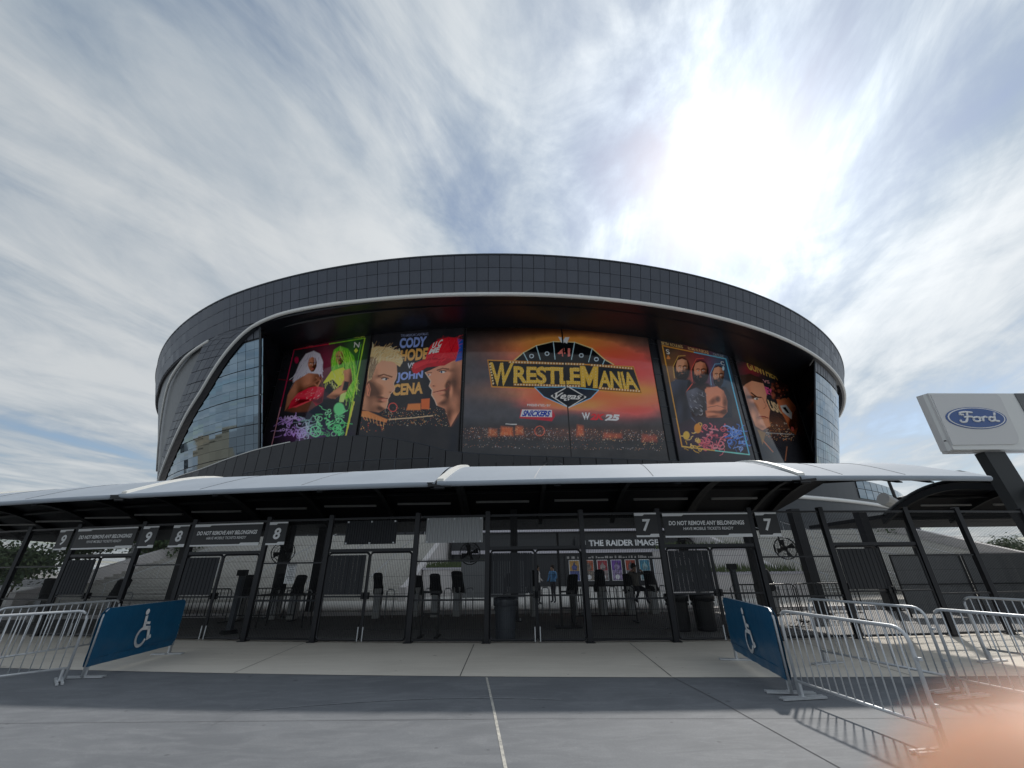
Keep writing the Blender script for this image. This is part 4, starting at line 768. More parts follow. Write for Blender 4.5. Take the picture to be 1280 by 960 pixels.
B.line([(636, 462), (668, 486), (692, 488)], 7, (50, 30, 24)); B.ell(664, 496, 15, 7, (225, 215, 205), .3); B.ell(668, 497, 6, 7, (20, 20, 22), .3); B.line([(700, 490), (722, 540), (708, 552)], 5, (110, 58, 44), .8); B.line([(682, 596), (712, 598), (732, 606)], 6, (110, 44, 42)); B.line([(655, 540), (672, 580)], 4, (120, 66, 50), .7)
B.strokes([(590, 430), (640, 390), (705, 410), (722, 500), (740, 560), (745, 650), (700, 672), (655, 640), (620, 550)], 160, 70, 34, [(216, 150, 118)], 5, .0, 46); B.poly([(670, 670), (720, 690), (700, 760), (690, 720)], (120, 90, 50), 5, .7)
B.poly([(780, 500), (850, 490), (890, 540), (905, 640), (890, 700), (862, 680), (830, 610), (800, 560)], (168, 84, 50), 6); B.relief([(780, 500), (850, 490), (890, 540), (905, 640), (890, 700), (862, 680), (830, 610), (800, 560)], (190, 104, 66), [(850, 590, 60, 100, 46), (850, 620, 18, 30, 10), (815, 560, 20, 30, 8)], (-.4, -.4), .72, 1.0, 5); B.ell(800, 430, 52, 58, (40, 24, 22), .3, 1, 25); B.lights(755, 850, 390, 480, 60, [(90, 46, 36), (60, 34, 28), (130, 70, 50)], 44, (4, 9))
B.poly([(800, 535), (835, 530), (868, 575), (866, 612), (838, 590), (815, 570)], (235, 232, 228), 3); B.poly([(812, 545), (832, 542), (856, 580), (840, 578)], (20, 20, 24), 3); B.ell(870, 655, 18, 26, (40, 22, 20), .3, 1, -20); B.ell(872, 668, 9, 15, (215, 90, 80), .4, 1, -20); B.poly([(900, 560), (930, 660), (945, 720), (915, 700), (895, 640)], (60, 26, 24), 8)
B.poly([(905, 700), (945, 720), (1000, 870), (960, 870), (930, 790)], (24, 20, 22), 8)
B.line([(662, 286), (720, 303)], 5, (150, 120, 70), .6); B.text('GUNTHER', (606, 280), (776, 344), (790, 392), (618, 326), (245, 200, 100), .03)
B.build('banner', 'banner printed with a stern face, gold lettering and a man in white sunglasses')

# ================================================================== entrance canopies
def edge_y(x): return fence_y(x) - 2.15
SPAN, RISE, Z0C = 7.0, 1.0, 3.5
def vault(s): return Z0C + RISE * math.sin(math.pi * min(max(s, 0), SPAN) / SPAN)
def canopy(label, x0, x1, ey, taper=None, rib_n=3, group='white curved canopies over the gates', z_add=0.0, strap=True):
    root = thing('canopy', label, 'canopy', (0, 0, 0), group=group)
    xs = np.linspace(x0, x1, 13); ss = np.linspace(0, SPAN, 19)
    def pt(x, s, dz=0.0):
        k = 1.0
        if taper and x > taper: k = math.sqrt(max(0.0, 1 - ((x - taper) / (x1 - taper + 1e-6)) ** 2)) * .92 + .08   # the end panel is cut to a curved tip
        sg = s * k
        # membrane dips slightly between the ribs' high points
        return (x, ey(x) + sg, vault(sg) * 1.0 + z_add + dz - .05 * math.sin(math.pi * (x - x0) / (x1 - x0)) * math.sin(math.pi * s / SPAN))
    top = MB(); nS = len(ss)
    for x in xs:
        for s in ss: top.v.append(pt(x, s, .10))
    top.f = [(i * nS + j, (i + 1) * nS + j, (i + 1) * nS + j + 1, i * nS + j + 1) for i in range(len(xs) - 1) for j in range(nS - 1)]
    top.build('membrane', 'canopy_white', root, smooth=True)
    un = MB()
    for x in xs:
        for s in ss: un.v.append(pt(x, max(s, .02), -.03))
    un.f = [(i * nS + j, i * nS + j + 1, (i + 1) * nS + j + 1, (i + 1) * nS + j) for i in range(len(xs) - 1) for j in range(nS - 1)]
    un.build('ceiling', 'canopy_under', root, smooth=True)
    e = MB(); e.tube([pt(x, 0, .035) for x in xs], .065, 8); e.build('edge_tube', 'canopy_white', root, smooth=True)
    # membrane seams
    for q in (.33, .66):
        xq = x0 + (x1 - x0) * q; m = MB(); m.tube([pt(xq - .5 * (1 - s / 2.6), s, .103) for s in np.linspace(.05, 2.6, 8)], .006, 4); m.build('seam', 'mullion', root)
    if strap:
        m = MB(); w = .16; pts = [(x0 + .06 + .28 * min(1, s / 2.4), s) for s in np.linspace(0.0, 3.4, 10)]
        for px_, s in pts: a = pt(px_ - w / 2, s, .16); c = pt(px_ + w / 2, s, .16); m.v += [a, c, (a[0], a[1], a[2] - .07), (c[0], c[1], c[2] - .07)]
        for i in range(len(pts) - 1): o = 4 * i; m.f += [(o, o + 1, o + 5, o + 4), (o, o + 4, o + 6, o + 2), (o + 1, o + 3, o + 7, o + 5)]
        m.f.append((0, 2, 3, 1)); m.build('strap', 'strap', root)
        m = MB(); a = pt(x0 + .06, 0, .0); m.box(a[0] - .28, a[0] + .28, a[1] - .05, a[1] + .06, a[2] - .03, a[2] + .05); m.tube([(a[0] - .3, a[1] - .03, a[2] + .05), (a[0] + .3, a[1] - .03, a[2] + .05)], .018, 6)
        m.tube([(a[0] - .12, a[1] - .06, a[2] - .07), (a[0] + .12, a[1] - .06, a[2] - .07)], .03, 6); m.build('clamp', 'black_metal', root)
    # arched ribs under the ceiling
    for i in range(rib_n + 1):
        x = x0 + .05 + (x1 - x0 - .1) * i / rib_n
        if taper and x > taper: x = taper
        m = MB(); k = 16
        for j in range(k + 1):
            s = SPAN * j / k; z = vault(s) + z_add; y = ey(x) + s
            dp = .08 + .22 * min(1, s / 1.8); m.v += [(x - .07, y, z - .05), (x + .07, y, z - .05), (x + .07, y, z - dp), (x - .07, y, z - dp)]
        for j in range(k): o = 4 * j; m.f += [(o + a, o + 4 + a, o + 4 + (a + 1) % 4, o + (a + 1) % 4) for a in range(4)]
        m.f += [(0, 1, 2, 3), (4 * k + 3, 4 * k + 2, 4 * k + 1, 4 * k)]; m.build('rib', 'rib_black', root)
    for s in (2.4, 4.9, 6.8):
        m = MB(); m.tube([(x, ey(x) + s, vault(s) + z_add - .16) for x in np.linspace(x0, taper or x1, 7)], .07, 6); m.build('purlin', 'rib_black', root)
    m = MB(); xr = np.linspace(x0, taper or x1, 7)               # low flat roof that continues behind the vault
    for x in xr: m.v += [(x, ey(x) + 6.9, 3.46 + z_add), (x, ey(x) + 12.2, 3.40 + z_add), (x, ey(x) + 12.2, 3.58 + z_add), (x, ey(x) + 6.9, 3.64 + z_add)]
    for i in range(6): o = 4 * i; m.f += [(o + a, o + 4 + a, o + 4 + (a + 1) % 4, o + (a + 1) % 4) for a in range(4)]
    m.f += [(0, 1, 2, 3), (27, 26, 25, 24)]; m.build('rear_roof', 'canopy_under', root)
    for i in range(rib_n):                                       # one linear light fitting in each rib bay
        xa = x0 + (x1 - x0) * (i + .16) / rib_n; xb = x0 + (x1 - x0) * (i + .84) / rib_n
        if taper and xb > taper: continue
        z = vault(5.3) + z_add - .34; m = MB(); m.box(xa, xb, ey(xa) + 5.26, ey(xa) + 5.34, z - .035, z + .03); m.build('light_fitting', 'ped_grey', root)
    return root
canopy('white curved canopy cut by the left edge', -29.5, -19.25, lambda x: edge_y(x))
canopy('white curved canopy at the far left over the gates marked 9', -19.2, -10.45, edge_y)
canopy('white curved canopy over the gates marked 8, left of the middle strap', -10.4, -1.85, edge_y)
canopy('white curved canopy over the middle gates beside the store view', -1.8, 6.65, edge_y)
canopy('white curved canopy ending in a pointed tip at the right', 6.7, 11.5, edge_y, taper=9.9, rib_n=2)
canopy('dark vaulted canopy at the far right behind the tall oval sign', 17.8, 34, lambda x: 13.4, rib_n=5, strap=False, z_add=.15)
# black columns carrying the canopies
for i, (x, dy, lab) in enumerate([(-15.6, 6.3, 'black canopy column at the far left behind gate 9'), (-9.5, 5.2, 'black canopy column behind the left gate marked 8'), (-8.9, 7.2, 'black canopy column farther back behind the left gate marked 8'), (4.1, 4.3, 'slim black canopy column behind the pale corrugated sheet'), (9.2, 5.0, 'black canopy column behind the right gate marked 7'), (11.3, 5.0, 'black canopy column right of the gate marked 7'), (14.8, 5.6, 'black canopy column at the right beside the dark screens')]):
    if i == 3: x = -.0
    c = thing('canopy_column', lab, 'column', (x, fence_y(x) + dy, 0), group='canopy columns')
    w = .17 if i != 3 else .13
    MB().box(-w, w, -w, w, .02, 3.7).build('shaft', 'black_frame', c); MB().box(-w - .1, w + .1, -w - .1, w + .1, 0, .025).build('base_plate', 'black_frame', c)
    b = MB(); [b.lathe([(.02, 0), (.02, .05)], 6, (sx * (w + .06), sy * (w + .06), .02)) for sx in (-1, 1) for sy in (-1, 1)]; b.build('anchor_bolts', 'galvanised', c)

# ================================================================== gate fence
POSTS = [-19.2, -16.5, -14.2, -11.55, -9.7, -7.2, -5.25, -2.7, -.72, 1.85, 3.95, 6.5, 8.55, 11.1, 12.75, 15.0, 17.4, 19.8]
GATE = {2, 4, 6, 8, 10, 12}       # bays with a pair of gate leaves
FH = 3.05
GL = {0: 'at the far left edge', 1: 'left of the first gate sign marked 9', 2: 'behind the left crowd barriers', 3: 'between the signs marked 9 and 8', 4: 'under the middle long belongings sign', 5: 'with the white paper notice right of sign 8', 6: 'with a black panel above, left of the pale sheet', 7: 'with the pale corrugated sheet on top', 8: 'with a grey bin standing behind it', 9: 'in front of the store posters', 10: 'with two black bins behind it', 11: 'right of the right-hand blue accessible barrier', 12: 'with a dark screen at the end of the main canopy', 13: 'right of the end of the main canopy', 14: 'in front of the dark screens, near the tall sign', 15: 'second from the right edge in front of dark screens', 16: 'at the far right edge under the tall sign'}
PL = ['outside the left edge', 'left of the leftmost sign', 'between the leftmost number sign and the first long sign', 'right of the first long belongings sign', 'left of the middle long belongings sign', 'right of the middle long belongings sign', 'right of the paper notice', 'left of the pale corrugated sheet', 'right of the pale corrugated sheet', 'left of the store sign lettering', 'left of the right-hand long belongings sign', 'right of the right-hand long belongings sign', 'under the last rib of the main canopy', 'right of the dark gate under the canopy tip', 'second after the canopy tip', 'third after the canopy tip', 'nearest the right edge', 'outside the right edge']
POSTGEO = {}
for i, x in enumerate(POSTS):
    p = thing('fence_post', ('black steel fence post ' + PL[i]), 'post', (x, fence_y(x), 0), group='posts of the gate fence')
    if 'post' not in POSTGEO:
        POSTGEO['post'] = MB().box(-.062, .062, -.062, .062, 0.01, FH + .06).mesh('shaft', 'black_frame'); POSTGEO['cap'] = MB().prism([(-.07, FH + .06), (.07, FH + .06), (.05, FH + .09), (-.05, FH + .09)], -.07, .07).mesh('cap', 'black_frame')
        POSTGEO['base'] = MB().box(-.11, .11, -.11, .11, 0.004, .02).mesh('base_plate', 'black_frame')
        h = MB(); h.box(-.09, .09, -.085, -.062, -.03, .03); h.lathe([(.018, -.05), (.018, .05)], 8, (-.085, -.09, 0)); h.lathe([(.018, -.05), (.018, .05)], 8, (.085, -.09, 0)); POSTGEO['hinge'] = h.mesh('hinge', 'galvanised')
    link('shaft', POSTGEO['post'], p); link('cap', POSTGEO['cap'], p); link('base_plate', POSTGEO['base'], p)
    if i in GATE or i - 1 in GATE:
        for z in (.35, 1.85): link('hinge', POSTGEO['hinge'], p, loc=(0, 0, z)).scale = (.55, .55, .7)
def rounded_frame(w, h, r, t, x0=0, z0=0):
    pts = []
    for cx, cz, a0 in ((w - r, r, -90), (w - r, h - r, 0), (r, h - r, 90), (r, r, 180)):
        for k in range(5): a = R_(a0 + 22.5 * k); pts.append((x0 + cx + r * math.cos(a), 0, z0 + cz + r * math.sin(a)))
    return MB().tube(pts, t, 6, closed=True)
def wires(x0, x1, z0, z1, pitch=.046, w=.0064):
    b = MB(); x = x0 + pitch / 2
    while x < x1: b.box(x - w / 2, x + w / 2, -.003, .003, z0, z1); x += pitch
    for z in np.arange(z0 + .2, z1, .41): b.box(x0, x1, .004, .010, z - .003, z + .003)
    return b
for i in range(len(POSTS) - 1):
    xa, xb = POSTS[i], POSTS[i + 1]; ya, yb = fence_y(xa), fence_y(xb); L = math.hypot(xb - xa, yb - ya); rz = math.atan2(yb - ya, xb - xa); a = .07; e = L - .07
    g_ = i in GATE
    t = thing('gate' if g_ else 'fence_bay', ('black mesh double gate ' if g_ else 'black mesh fence bay ') + GL[i], 'gate' if g_ else 'fence', (xa, ya, 0), rz, 'gates in the fence' if g_ else 'mesh bays of the fence')
    MB().box(a, e, -.03, .03, FH - .05, FH).build('top_rail', 'black_frame', t)
    if not g_:
        MB().box(a, e, -.025, .025, 1.86, 1.90).build('rail', 'black_frame', t); MB().box(a, e, -.025, .025, .93, .97).build('rail', 'black_frame', t); MB().box(a, e, -.025, .025, .04, .09).build('bottom_rail', 'black_frame', t)
        wires(a, e, .09, FH - .05).build('mesh_infill', 'black_metal', t, kind='stuff')
    else:
        MB().box(a, e, -.035, .035, 2.14, 2.22).build('head_rail', 'black_frame', t)
        wires(a, e, 2.22, FH - .05).build('mesh_infill', 'black_metal', t, kind='stuff')
        mid = (a + e) / 2
        for k, (l0, l1) in enumerate(((a + .02, mid - .015), (mid + .015, e - .02))):
            lf = rounded_frame(l1 - l0, 2.06, .09, .03, l0, .06).build('gate_leaf', 'black_frame', t)
            MB().box(l0 + .03, l1 - .03, -.02, .02, 1.02, 1.06).build('rail', 'black_frame', lf)
            wires(l0 + .03, l1 - .03, .09, 2.09).build('mesh_infill', 'black_metal', lf, kind='stuff')
            if k == 0:
                s = MB(); n = int((l1 - l0 - .06) / .06)
                for q in range(n): s.box(l0 + .03 + q * .06, l0 + .03 + q * .06 + .052, -.04 - (.008 if q % 2 else 0), -.028, 1.09, 2.06)
                s.build('screen', 'screen_dark', lf)
            h = MB(); hx = l1 - .05 if k == 0 else l0 + .05
            h.box(hx - .03, hx + .03, -.06, .06, .98, 1.14); h.tube([(hx, -.06, 1.06), (hx, -.11, 1.06), (hx + (.09 if k else -.09), -.11, 1.06)], .012, 6); h.build('latch', 'black_metal', lf)
            h = MB(); h.box(hx - .012, hx + .012, -.045, -.03, .03, .35); h.build('drop_bolt', 'galvanised', lf)
# signs on the fence
def bay_frame(i): xa, xb = POSTS[i], POSTS[i + 1]; ya, yb = fence_y(xa), fence_y(xb); return xa, ya, math.hypot(xb - xa, yb - ya), math.atan2(yb - ya, xb - xa)
def fence_sign(i, x0, x1, z0, z1, label, body, sub=None):
    xa, ya, L, rz = bay_frame(i); c, s = math.cos(rz), math.sin(rz); off = -.10
    o = thing('gate_sign', label, 'sign', (xa + x0 * c - off * s * 1.0 - 0, ya + x0 * s + off * c, z0), rz, 'black and white gate signs'); w, h = x1 - x0, z1 - z0
    MB().box(0, w, -.012, .0, 0, h).build('plate', 'sign_black', o)
    k = .30 if sub else .5
    MB().prism([(.0, h), (0, h - .075), (w * .04, h - .075), (w * k * .75, h - .075), (w * k * .75 + .05, h - .04), (w, h - .04), (w, h)], -.0155, -.0125).build('stripe', 'white_print', o)
    MB().prism([(0, 0), (0, .045), (w * (1 - k) + .05, .045), (w * (1 - k) + .09, .08), (w, .08), (w, 0)], -.0155, -.0125).build('stripe', 'white_print', o)
    if sub:
        flat_text('lettering', body, w * .06, w * .94, h * .50, h * .68, -.0135, 'white_print', o, .035, .15); flat_text('lettering', sub, w * .22, w * .80, h * .30, h * .42, -.0135, 'white_print', o, .008, .15)
    else: flat_text('numeral', body, w * .32, w * .70, h * .24, h * .74, -.0135, 'white_print', o, .03, .1)
    b = MB(); [b.lathe([(.012, 0), (.012, .01)], 6, (q, -.016, z)) for q in (.05, w - .05) for z in (.05, h - .05)]
    MB().box(w * .1, w * .9, .0, .06, h * .45, h * .5).build('bracket', 'black_metal', o)
DNR, SUB = 'DO NOT REMOVE ANY BELONGINGS', 'HAVE MOBILE TICKETS READY'
def wid(i): return bay_frame(i)[2]
fence_sign(1, wid(1) - .70, wid(1) - .10, 2.36, 2.98, 'black sign with white numeral nine, leftmost of the number signs', '9')
fence_sign(2, .12, wid(2) - .12, 2.36, 2.98, 'leftmost of the three long black belongings signs', DNR, SUB)
fence_sign(3, .10, .68, 2.36, 2.98, 'black sign with white numeral nine, second number sign from the left', '9')
fence_sign(3, wid(3) - .66, wid(3) - .08, 2.36, 2.98, 'black sign with white numeral eight, third number sign from the left', '8')
fence_sign(4, .12, wid(4) - .12, 2.36, 2.98, 'middle one of the three long black belongings signs', DNR, SUB)
fence_sign(5, .10, .68, 2.36, 2.98, 'black sign with white numeral eight, left of the paper notice', '8')
fence_sign(9, wid(9) - .66, wid(9) - .06, 2.40, 3.02, 'black sign with white numeral seven, above the end of the store sign', '7')
fence_sign(10, .10, wid(10) - .10, 2.38, 3.0, 'rightmost of the three long black belongings signs', DNR, SUB)
fence_sign(11, .10, .70, 2.38, 3.0, 'black sign with white numeral seven, rightmost number sign', '7')
def corr(i, x0, x1, z0, z1, m, name, label, cat):
    xa, ya, L, rz = bay_frame(i); o = thing(name, label, cat, (xa, ya, 0), rz); k = int((x1 - x0) / .07)
    b = MB(); vs = []
    for q in range(k * 4 + 1):
        x = x0 + (x1 - x0) * q / (k * 4); d = -.09 - (.022 if q % 4 in (1, 2) else 0); vs += [(x, d, z0), (x, d, z1)]
    b.add(vs, [(2 * q, 2 * q + 2, 2 * q + 3, 2 * q + 1) for q in range(k * 4)]); b.build('sheet', m, o)
    c = MB(); [c.box(x - .02, x + .02, -.13, -.05, z - .02, z + .02) for x in (x0 + .06, (x0 + x1) / 2, x1 - .06) for z in (z0 + .03, z1 - .03)]; c.build('clips', 'galvanised', o)
corr(7, .28, wid(7) - .12, 2.33, 2.98, 'corrugated', 'corrugated_sheet', 'pale grey corrugated sheet clipped high on the fence', 'sheet')
corr(6, .52, wid(6) - .55, 2.33, 2.95, 'screen_dark', 'corrugated_sheet', 'black corrugated panel above a gate left of the pale sheet', 'sheet')
# paper notice
xa, ya, L, rz = bay_frame(5); n_ = thing('paper_notice', 'white paper notice taped to the fence right of the sign marked 8', 'notice', (xa + .78, ya - .03, 1.36), rz)
MB().box(0, .31, -.012, -.008, 0, .5).build('sheet', 'white_print', n_); b = MB(); mat('print_grey', (.25, .27, .3), .8)
for k in range(9): b.add([(.05 + .03 * (k % 3), -.0125, .44 - .045 * k), (.26 - .02 * (k % 2), -.0125, .44 - .045 * k), (.26 - .02 * (k % 2), -.0125, .455 - .045 * k), (.05 + .03 * (k % 3), -.0125, .455 - .045 * k)], [(0, 1, 2, 3)])
b.build('printed_lines', 'print_grey', n_)

# ================================================================== steel crowd barriers
BARR = {}
def barrier(p0, p1, label, blue=False):
    (xa, ya), (xb, yb) = p0, p1; L = math.hypot(xb - xa, yb - ya); rz = math.atan2(yb - ya, xb - xa)
    o = thing('crowd_barrier', label, 'barrier', (xa, ya, 0), rz, 'steel crowd barriers'); H = 1.08; zb = .20; r = .14
    pts = [(0, 0, .03), (0, 0, H - r)] + [(r - r * math.cos(R_(a)), 0, H - r + r * math.sin(R_(a))) for a in (22, 45, 67, 90)] + [(L - r + r * math.sin(R_(a)), 0, H - r + r * math.cos(R_(a))) for a in (0, 22, 45, 67)] + [(L, 0, H - r), (L, 0, .03)]
    MB().tube(pts, .021, 10).build('frame', 'galvanised', o, smooth=True); MB().tube([(0, 0, zb), (L, 0, zb)], .019, 8).build('bottom_rail', 'galvanised', o, smooth=True)
    if 'bar' not in BARR:
        BARR['bar'] = MB().tube([(0, 0, zb), (0, 0, H - .01)], .0085, 6).mesh('bar', 'galvanised', True)
        f = MB(); f.box(-.05, -.015, -.33, .33, .005, .03); f.box(.015, .05, -.33, .33, .005, .03); f.box(-.05, .05, -.03, .03, .012, .035); BARR['foot'] = f.mesh('foot', 'galvanised')
        h = MB(); h.tube([(-.03, 0, .0), (-.06, 0, .0), (-.06, 0, .07)], .009, 6); h.box(-.032, .0, -.022, .022, -.015, .015); BARR['hook'] = h.mesh('hook', 'galvanised')
    n = int(L / .118)
    for k in range(1, n): link('bar', BARR['bar'], o, loc=(L * k / n, 0, 0))
    for x in (.06, L - .06): link('foot', BARR['foot'], o, loc=(x, 0, 0)); 
    for x in (0.06, L - .06): MB().tube([(x, 0, .02), (x, 0, zb)], .019, 8).build('foot_stem', 'galvanised', o)
    for z in (.4, .8): link('hook', BARR['hook'], o, loc=(L + .055, 0, z))
    if blue:
        # stretched vinyl sleeve, slightly billowed, with the wheelchair symbol printed on both faces
        nx, nz_ = 26, 14
        for sgn in (-1, 1):
            m = MB()
            for i in range(nx + 1):
                for j in range(nz_ + 1):
                    u, v = i / nx, j / nz_; x = -.03 + (L + .06) * u; z = .175 + (H + .02 - .175) * v
                    cr = .09; dxl = min(x + .03, L + .03 - x); zc = H + .02 - (cr - math.sqrt(max(0, cr * cr - max(0, cr - dxl) ** 2)) if dxl < cr else 0); z = min(z, zc)
                    m.v.append((x, sgn * (.026 + .013 * math.sin(5 * u + 1.3) * math.sin(3.1 * v) + .005 * math.sin(31 * u * (1.2 - v)) * (1 - v) ** 2 + .006 * math.exp(-((u - .96) / .04) ** 2) * math.sin(40 * v) + .004 * math.sin(23 * u + 9 * v) * (1 - v) + .006 * math.sin(17 * v + 4 * u) * (1 - v)), z))
            w = nz_ + 1; m.f = [(i * w + j, (i + 1) * w + j, (i + 1) * w + j + 1, i * w + j + 1) for i in range(nx) for j in range(nz_)]
            m.build('vinyl_sleeve', 'blue_vinyl', o, smooth=True)
            MB().tube([(-.03, sgn * .03, .30), (L + .03, sgn * .03, .30)], .006, 4).build('hem', 'blue_vinyl', o)
            q = MB(); cx, cz = L * .5, .62; yy = sgn * .048; fl = sgn
            def st(pts, wd):
                for (x1, z1), (x2, z2) in zip(pts, pts[1:]):
                    d = Vector((x2 - x1, z2 - z1)).normalized(); nn = Vector((-d.y, d.x)) * wd / 2; e1 = d * wd * .35
                    q.add([(cx - fl * 1.35 * a_, yy, cz + 1.35 * b_) for a_, b_ in ((x1 - nn.x - e1.x, z1 - nn.y - e1.y), (x1 + nn.x - e1.x, z1 + nn.y - e1.y), (x2 + nn.x + e1.x, z2 + nn.y + e1.y), (x2 - nn.x + e1.x, z2 - nn.y + e1.y))], [(0, 1, 2, 3)])
            st([(.10 * math.cos(R_(a)) - .02, -.10 + .115 * math.sin(R_(a))) for a in range(110, 345, 15)], .040)
            st([(-.035, .17), (-.02, .02), (.09, .01), (.125, -.13), (.165, -.115)], .052); st([(-.03, .09), (.07, .08)], .036)
            q.add([(cx - fl * 1.35 * (-.045 + .038 * math.cos(k * .5236)), yy, cz + .325 + .056 * math.sin(k * .5236)) for k in range(12)], [tuple(range(12))])
            q.build('wheelchair_symbol', 'white_print', o)
    return o
barrier((-7.72, 8.6), (-7.88, 10.8), 'steel barrier in a blue sleeve with wheelchair symbol, at the left', True)
barrier((-7.85, 8.42), (-9.3, 6.85), 'bare steel barrier at the left edge, nearer of two')
barrier((-9.75, 11.2), (-10.3, 9.05), 'bare steel barrier at the left edge, behind the nearer one')
barrier((4.0, 7.15), (4.38, 9.5), 'steel barrier in a blue sleeve with wheelchair symbol, at the right', True)
barrier((4.02, 7.0), (4.27, 5.12), 'nearest bare steel barrier, joined to the right blue sleeve')
barrier((5.85, 9.1), (6.35, 7.15), 'bare steel barrier behind the nearest one at the right')
barrier((6.32, 6.98), (6.8, 4.85), 'bare steel barrier cut by the right edge, nearer one')
barrier((8.95, 9.1), (9.5, 6.95), 'bare steel barrier cut by the right edge, farther one')

# ================================================================== inside the gates
# broad stone stairs left and right of the store, rising away from the gates
def stairs(label, x0, x1, rails):
    o = thing('staircase', label, 'stairs', ((x0 + x1) / 2, 26, 0)); w = (x1 - x0) / 2; N_ = 27
    me = MB().box(-w, w, 0, .62, 0, .168).mesh('step', 'stone_step')
    for k in range(N_):
        st = link('step', me, o, loc=(0, k * .6, k * .17))
    b = MB(); b.prism([(0, 0), (16.2, 0), (16.2, 4.4)], -w, w, Matrix.Rotation(R_(90), 4, 'Z')); b.build('stair_core', 'stone_step', o)
    for sx in (-1, 1):
        b = MB(); y = sx * (w + .2)
        b.prism([(-.8, 0), (-.8, .7), (0, .8), (16.2, 5.4), (16.2, 0)], -y - .2, -y + .2, Matrix.Rotation(R_(90), 4, 'Z')); b.build('side_wall', 'concrete_wall', o)
    for r in rails:
        b = MB(); b.tube([(r, .2, 1.0), (r, 16, 5.4)], .03, 6); [b.tube([(r, y, y * .283), (r, y, 1.0 + (y - .2) * .278)], .022, 6) for y in (.4, 4, 8, 12, 15.8)]; b.build('handrail', 'galvanised', o)
stairs('broad stone staircase with handrails behind the left gates', -28, -6.5, (-7, -3, 1, 5, 8.5))
stairs('broad stone staircase with handrails behind the right gates', 17, 36, (-8, -4, 0, 4))
# planted terraces between stairs and store
def planter(x0, x1, y0, y1, z, label):
    o = thing('planter', label, 'planter', ((x0 + x1) / 2, y0, 0)); w = (x1 - x0) / 2
    MB().box(-w, w, 0, y1 - y0, 0, z).build('wall', 'concrete_wall', o); MB().box(-w - .06, w + .06, -.06, y1 - y0 + .06, z, z + .12).build('coping', 'fascia_pale', o)
    b = MB()
    for _ in range(700):
        x, y = random.uniform(-w + .1, w - .1), random.uniform(.1, y1 - y0 - .1); h = random.uniform(.2, .6); a = random.uniform(-.2, .2)
        b.add([(x - .03, y, z + .1), (x + .03, y, z + .1), (x + a, y + a, z + .1 + h)], [(0, 1, 2)])
    b.build('grasses', 'grass', o, kind='stuff')
planter(-6, -1.5, 29, 32, 1.55, 'low concrete planter with grasses at the foot of the left stairs')
planter(9.5, 16.6, 25, 28, 1.15, 'low concrete planter with grasses behind the right gates')
planter(10.5, 16.6, 30, 33, 2.6, 'taller concrete planter with grasses farther behind the right gates')
mat('panel_grey', (.14, .145, .15), .6)
MB().box(-3.3, .6, 27.4, 27.8, 0, 2.0).build('equipment_screen', 'panel_grey', None, label='dark grey flat screen wall in front of the left planter', cat='screen')
# team store with lit sign and poster display
st = thing('team_store', 'store front with white lettering sign over a row of posters', 'store', (0, 40, 0))
MB().box(-5.5, 16, 0, 6, 0, 5.4).build('wall', 'store_dark', st)
MB().box(-5.7, 16.2, -.9, 0, 4.55, 4.85).build('fascia', 'fascia_pale', st); MB().box(-5.7, 16.2, -.5, 0, 2.72, 3.02).build('fascia', 'fascia_pale', st); MB().box(-5.7, 16.2, -.3, 0, 5.45, 5.8).build('roof_edge', 'fascia_pale', st)
for k in range(14): MB().box(-5.4 + k * 1.53, -5.4 + k * 1.53 + 1.45, -.03, 0, 4.9, 5.4).build('pane', 'glass_pane', st)
MB().box(5.6, 14.2, -.62, -.5, 3.06, 4.0).build('sign_board', 'sign_black', st)
flat_text('lettering', 'THE RAIDER IMAGE', 6.85, 13.2, 3.27, 3.80, -.63, 'white_print', st, .035)
b = MB(); b.prism([(6.05, 3.75), (6.55, 3.75), (6.55, 3.4), (6.3, 3.18), (6.05, 3.4)], -.64, -.625); b.build('shield_emblem', 'white_print', st); b = MB(); b.prism([(6.1, 3.7), (6.5, 3.7), (6.5, 3.42), (6.3, 3.25), (6.1, 3.42)], -.65, -.642); b.build('shield_emblem', 'sign_black', st)
MB().box(4.6, 15.2, -.25, -.02, -.0, 2.62).build('display_board', 'sign_black', st)
PC = [((.55, .32, .10), (.10, .12, .35)), ((.55, .15, .08), (.3, .25, .2)), ((.45, .06, .08), (.5, .4, .38)), ((.22, .10, .45), (.45, .35, .6)), ((.5, .10, .06), (.2, .2, .22)), ((.10, .35, .5), (.35, .55, .6)), ((.08, .28, .5), (.4, .5, .6)), ((.5, .18, .05), (.35, .45, .5))]
for k, (c1, c2) in enumerate(PC):
    x = 4.95 + k * 1.27; w = .95
    mat('poster%da' % k, c1, .4, noise=(3.0, .9, tuple(v * .25 for v in c1))); mat('poster%db' % k, c2, .4, noise=(4.0, .9, (.05, .05, .06)))
    f = MB().box(x, x + w, -.30, -.255, .42, 2.12).build('poster', 'white_print', st)
    MB().box(x + .04, x + w - .04, -.312, -.302, 1.25, 2.08).build('upper_print', 'poster%da' % k, f); MB().box(x + .04, x + w - .04, -.312, -.302, .46, 1.24).build('lower_print', 'poster%db' % k, f)
    b = MB(); b.lathe([(.2, 0), (.2, .01)], 14, (0, 0, 0)); b.v = [(x + w / 2 + a, -.315 - c, .72 + b_ ) for a, b_, c in b.v]; b.build('badge', 'cloth_white', f)
    b = MB(); b.v = []; b.prism([(x + w * .3, 1.3), (x + w * .24, 1.6), (x + w * .38, 1.75), (x + w * .5, 1.98), (x + w * .62, 1.75), (x + w * .78, 1.6), (x + w * .7, 1.3)], -.318, -.314); b.build('figure_print', 'poster%db' % k, f)
mat('text_dim', (.45, .43, .42), .6)
b = MB()
rr = random.Random(5); x = 4.8
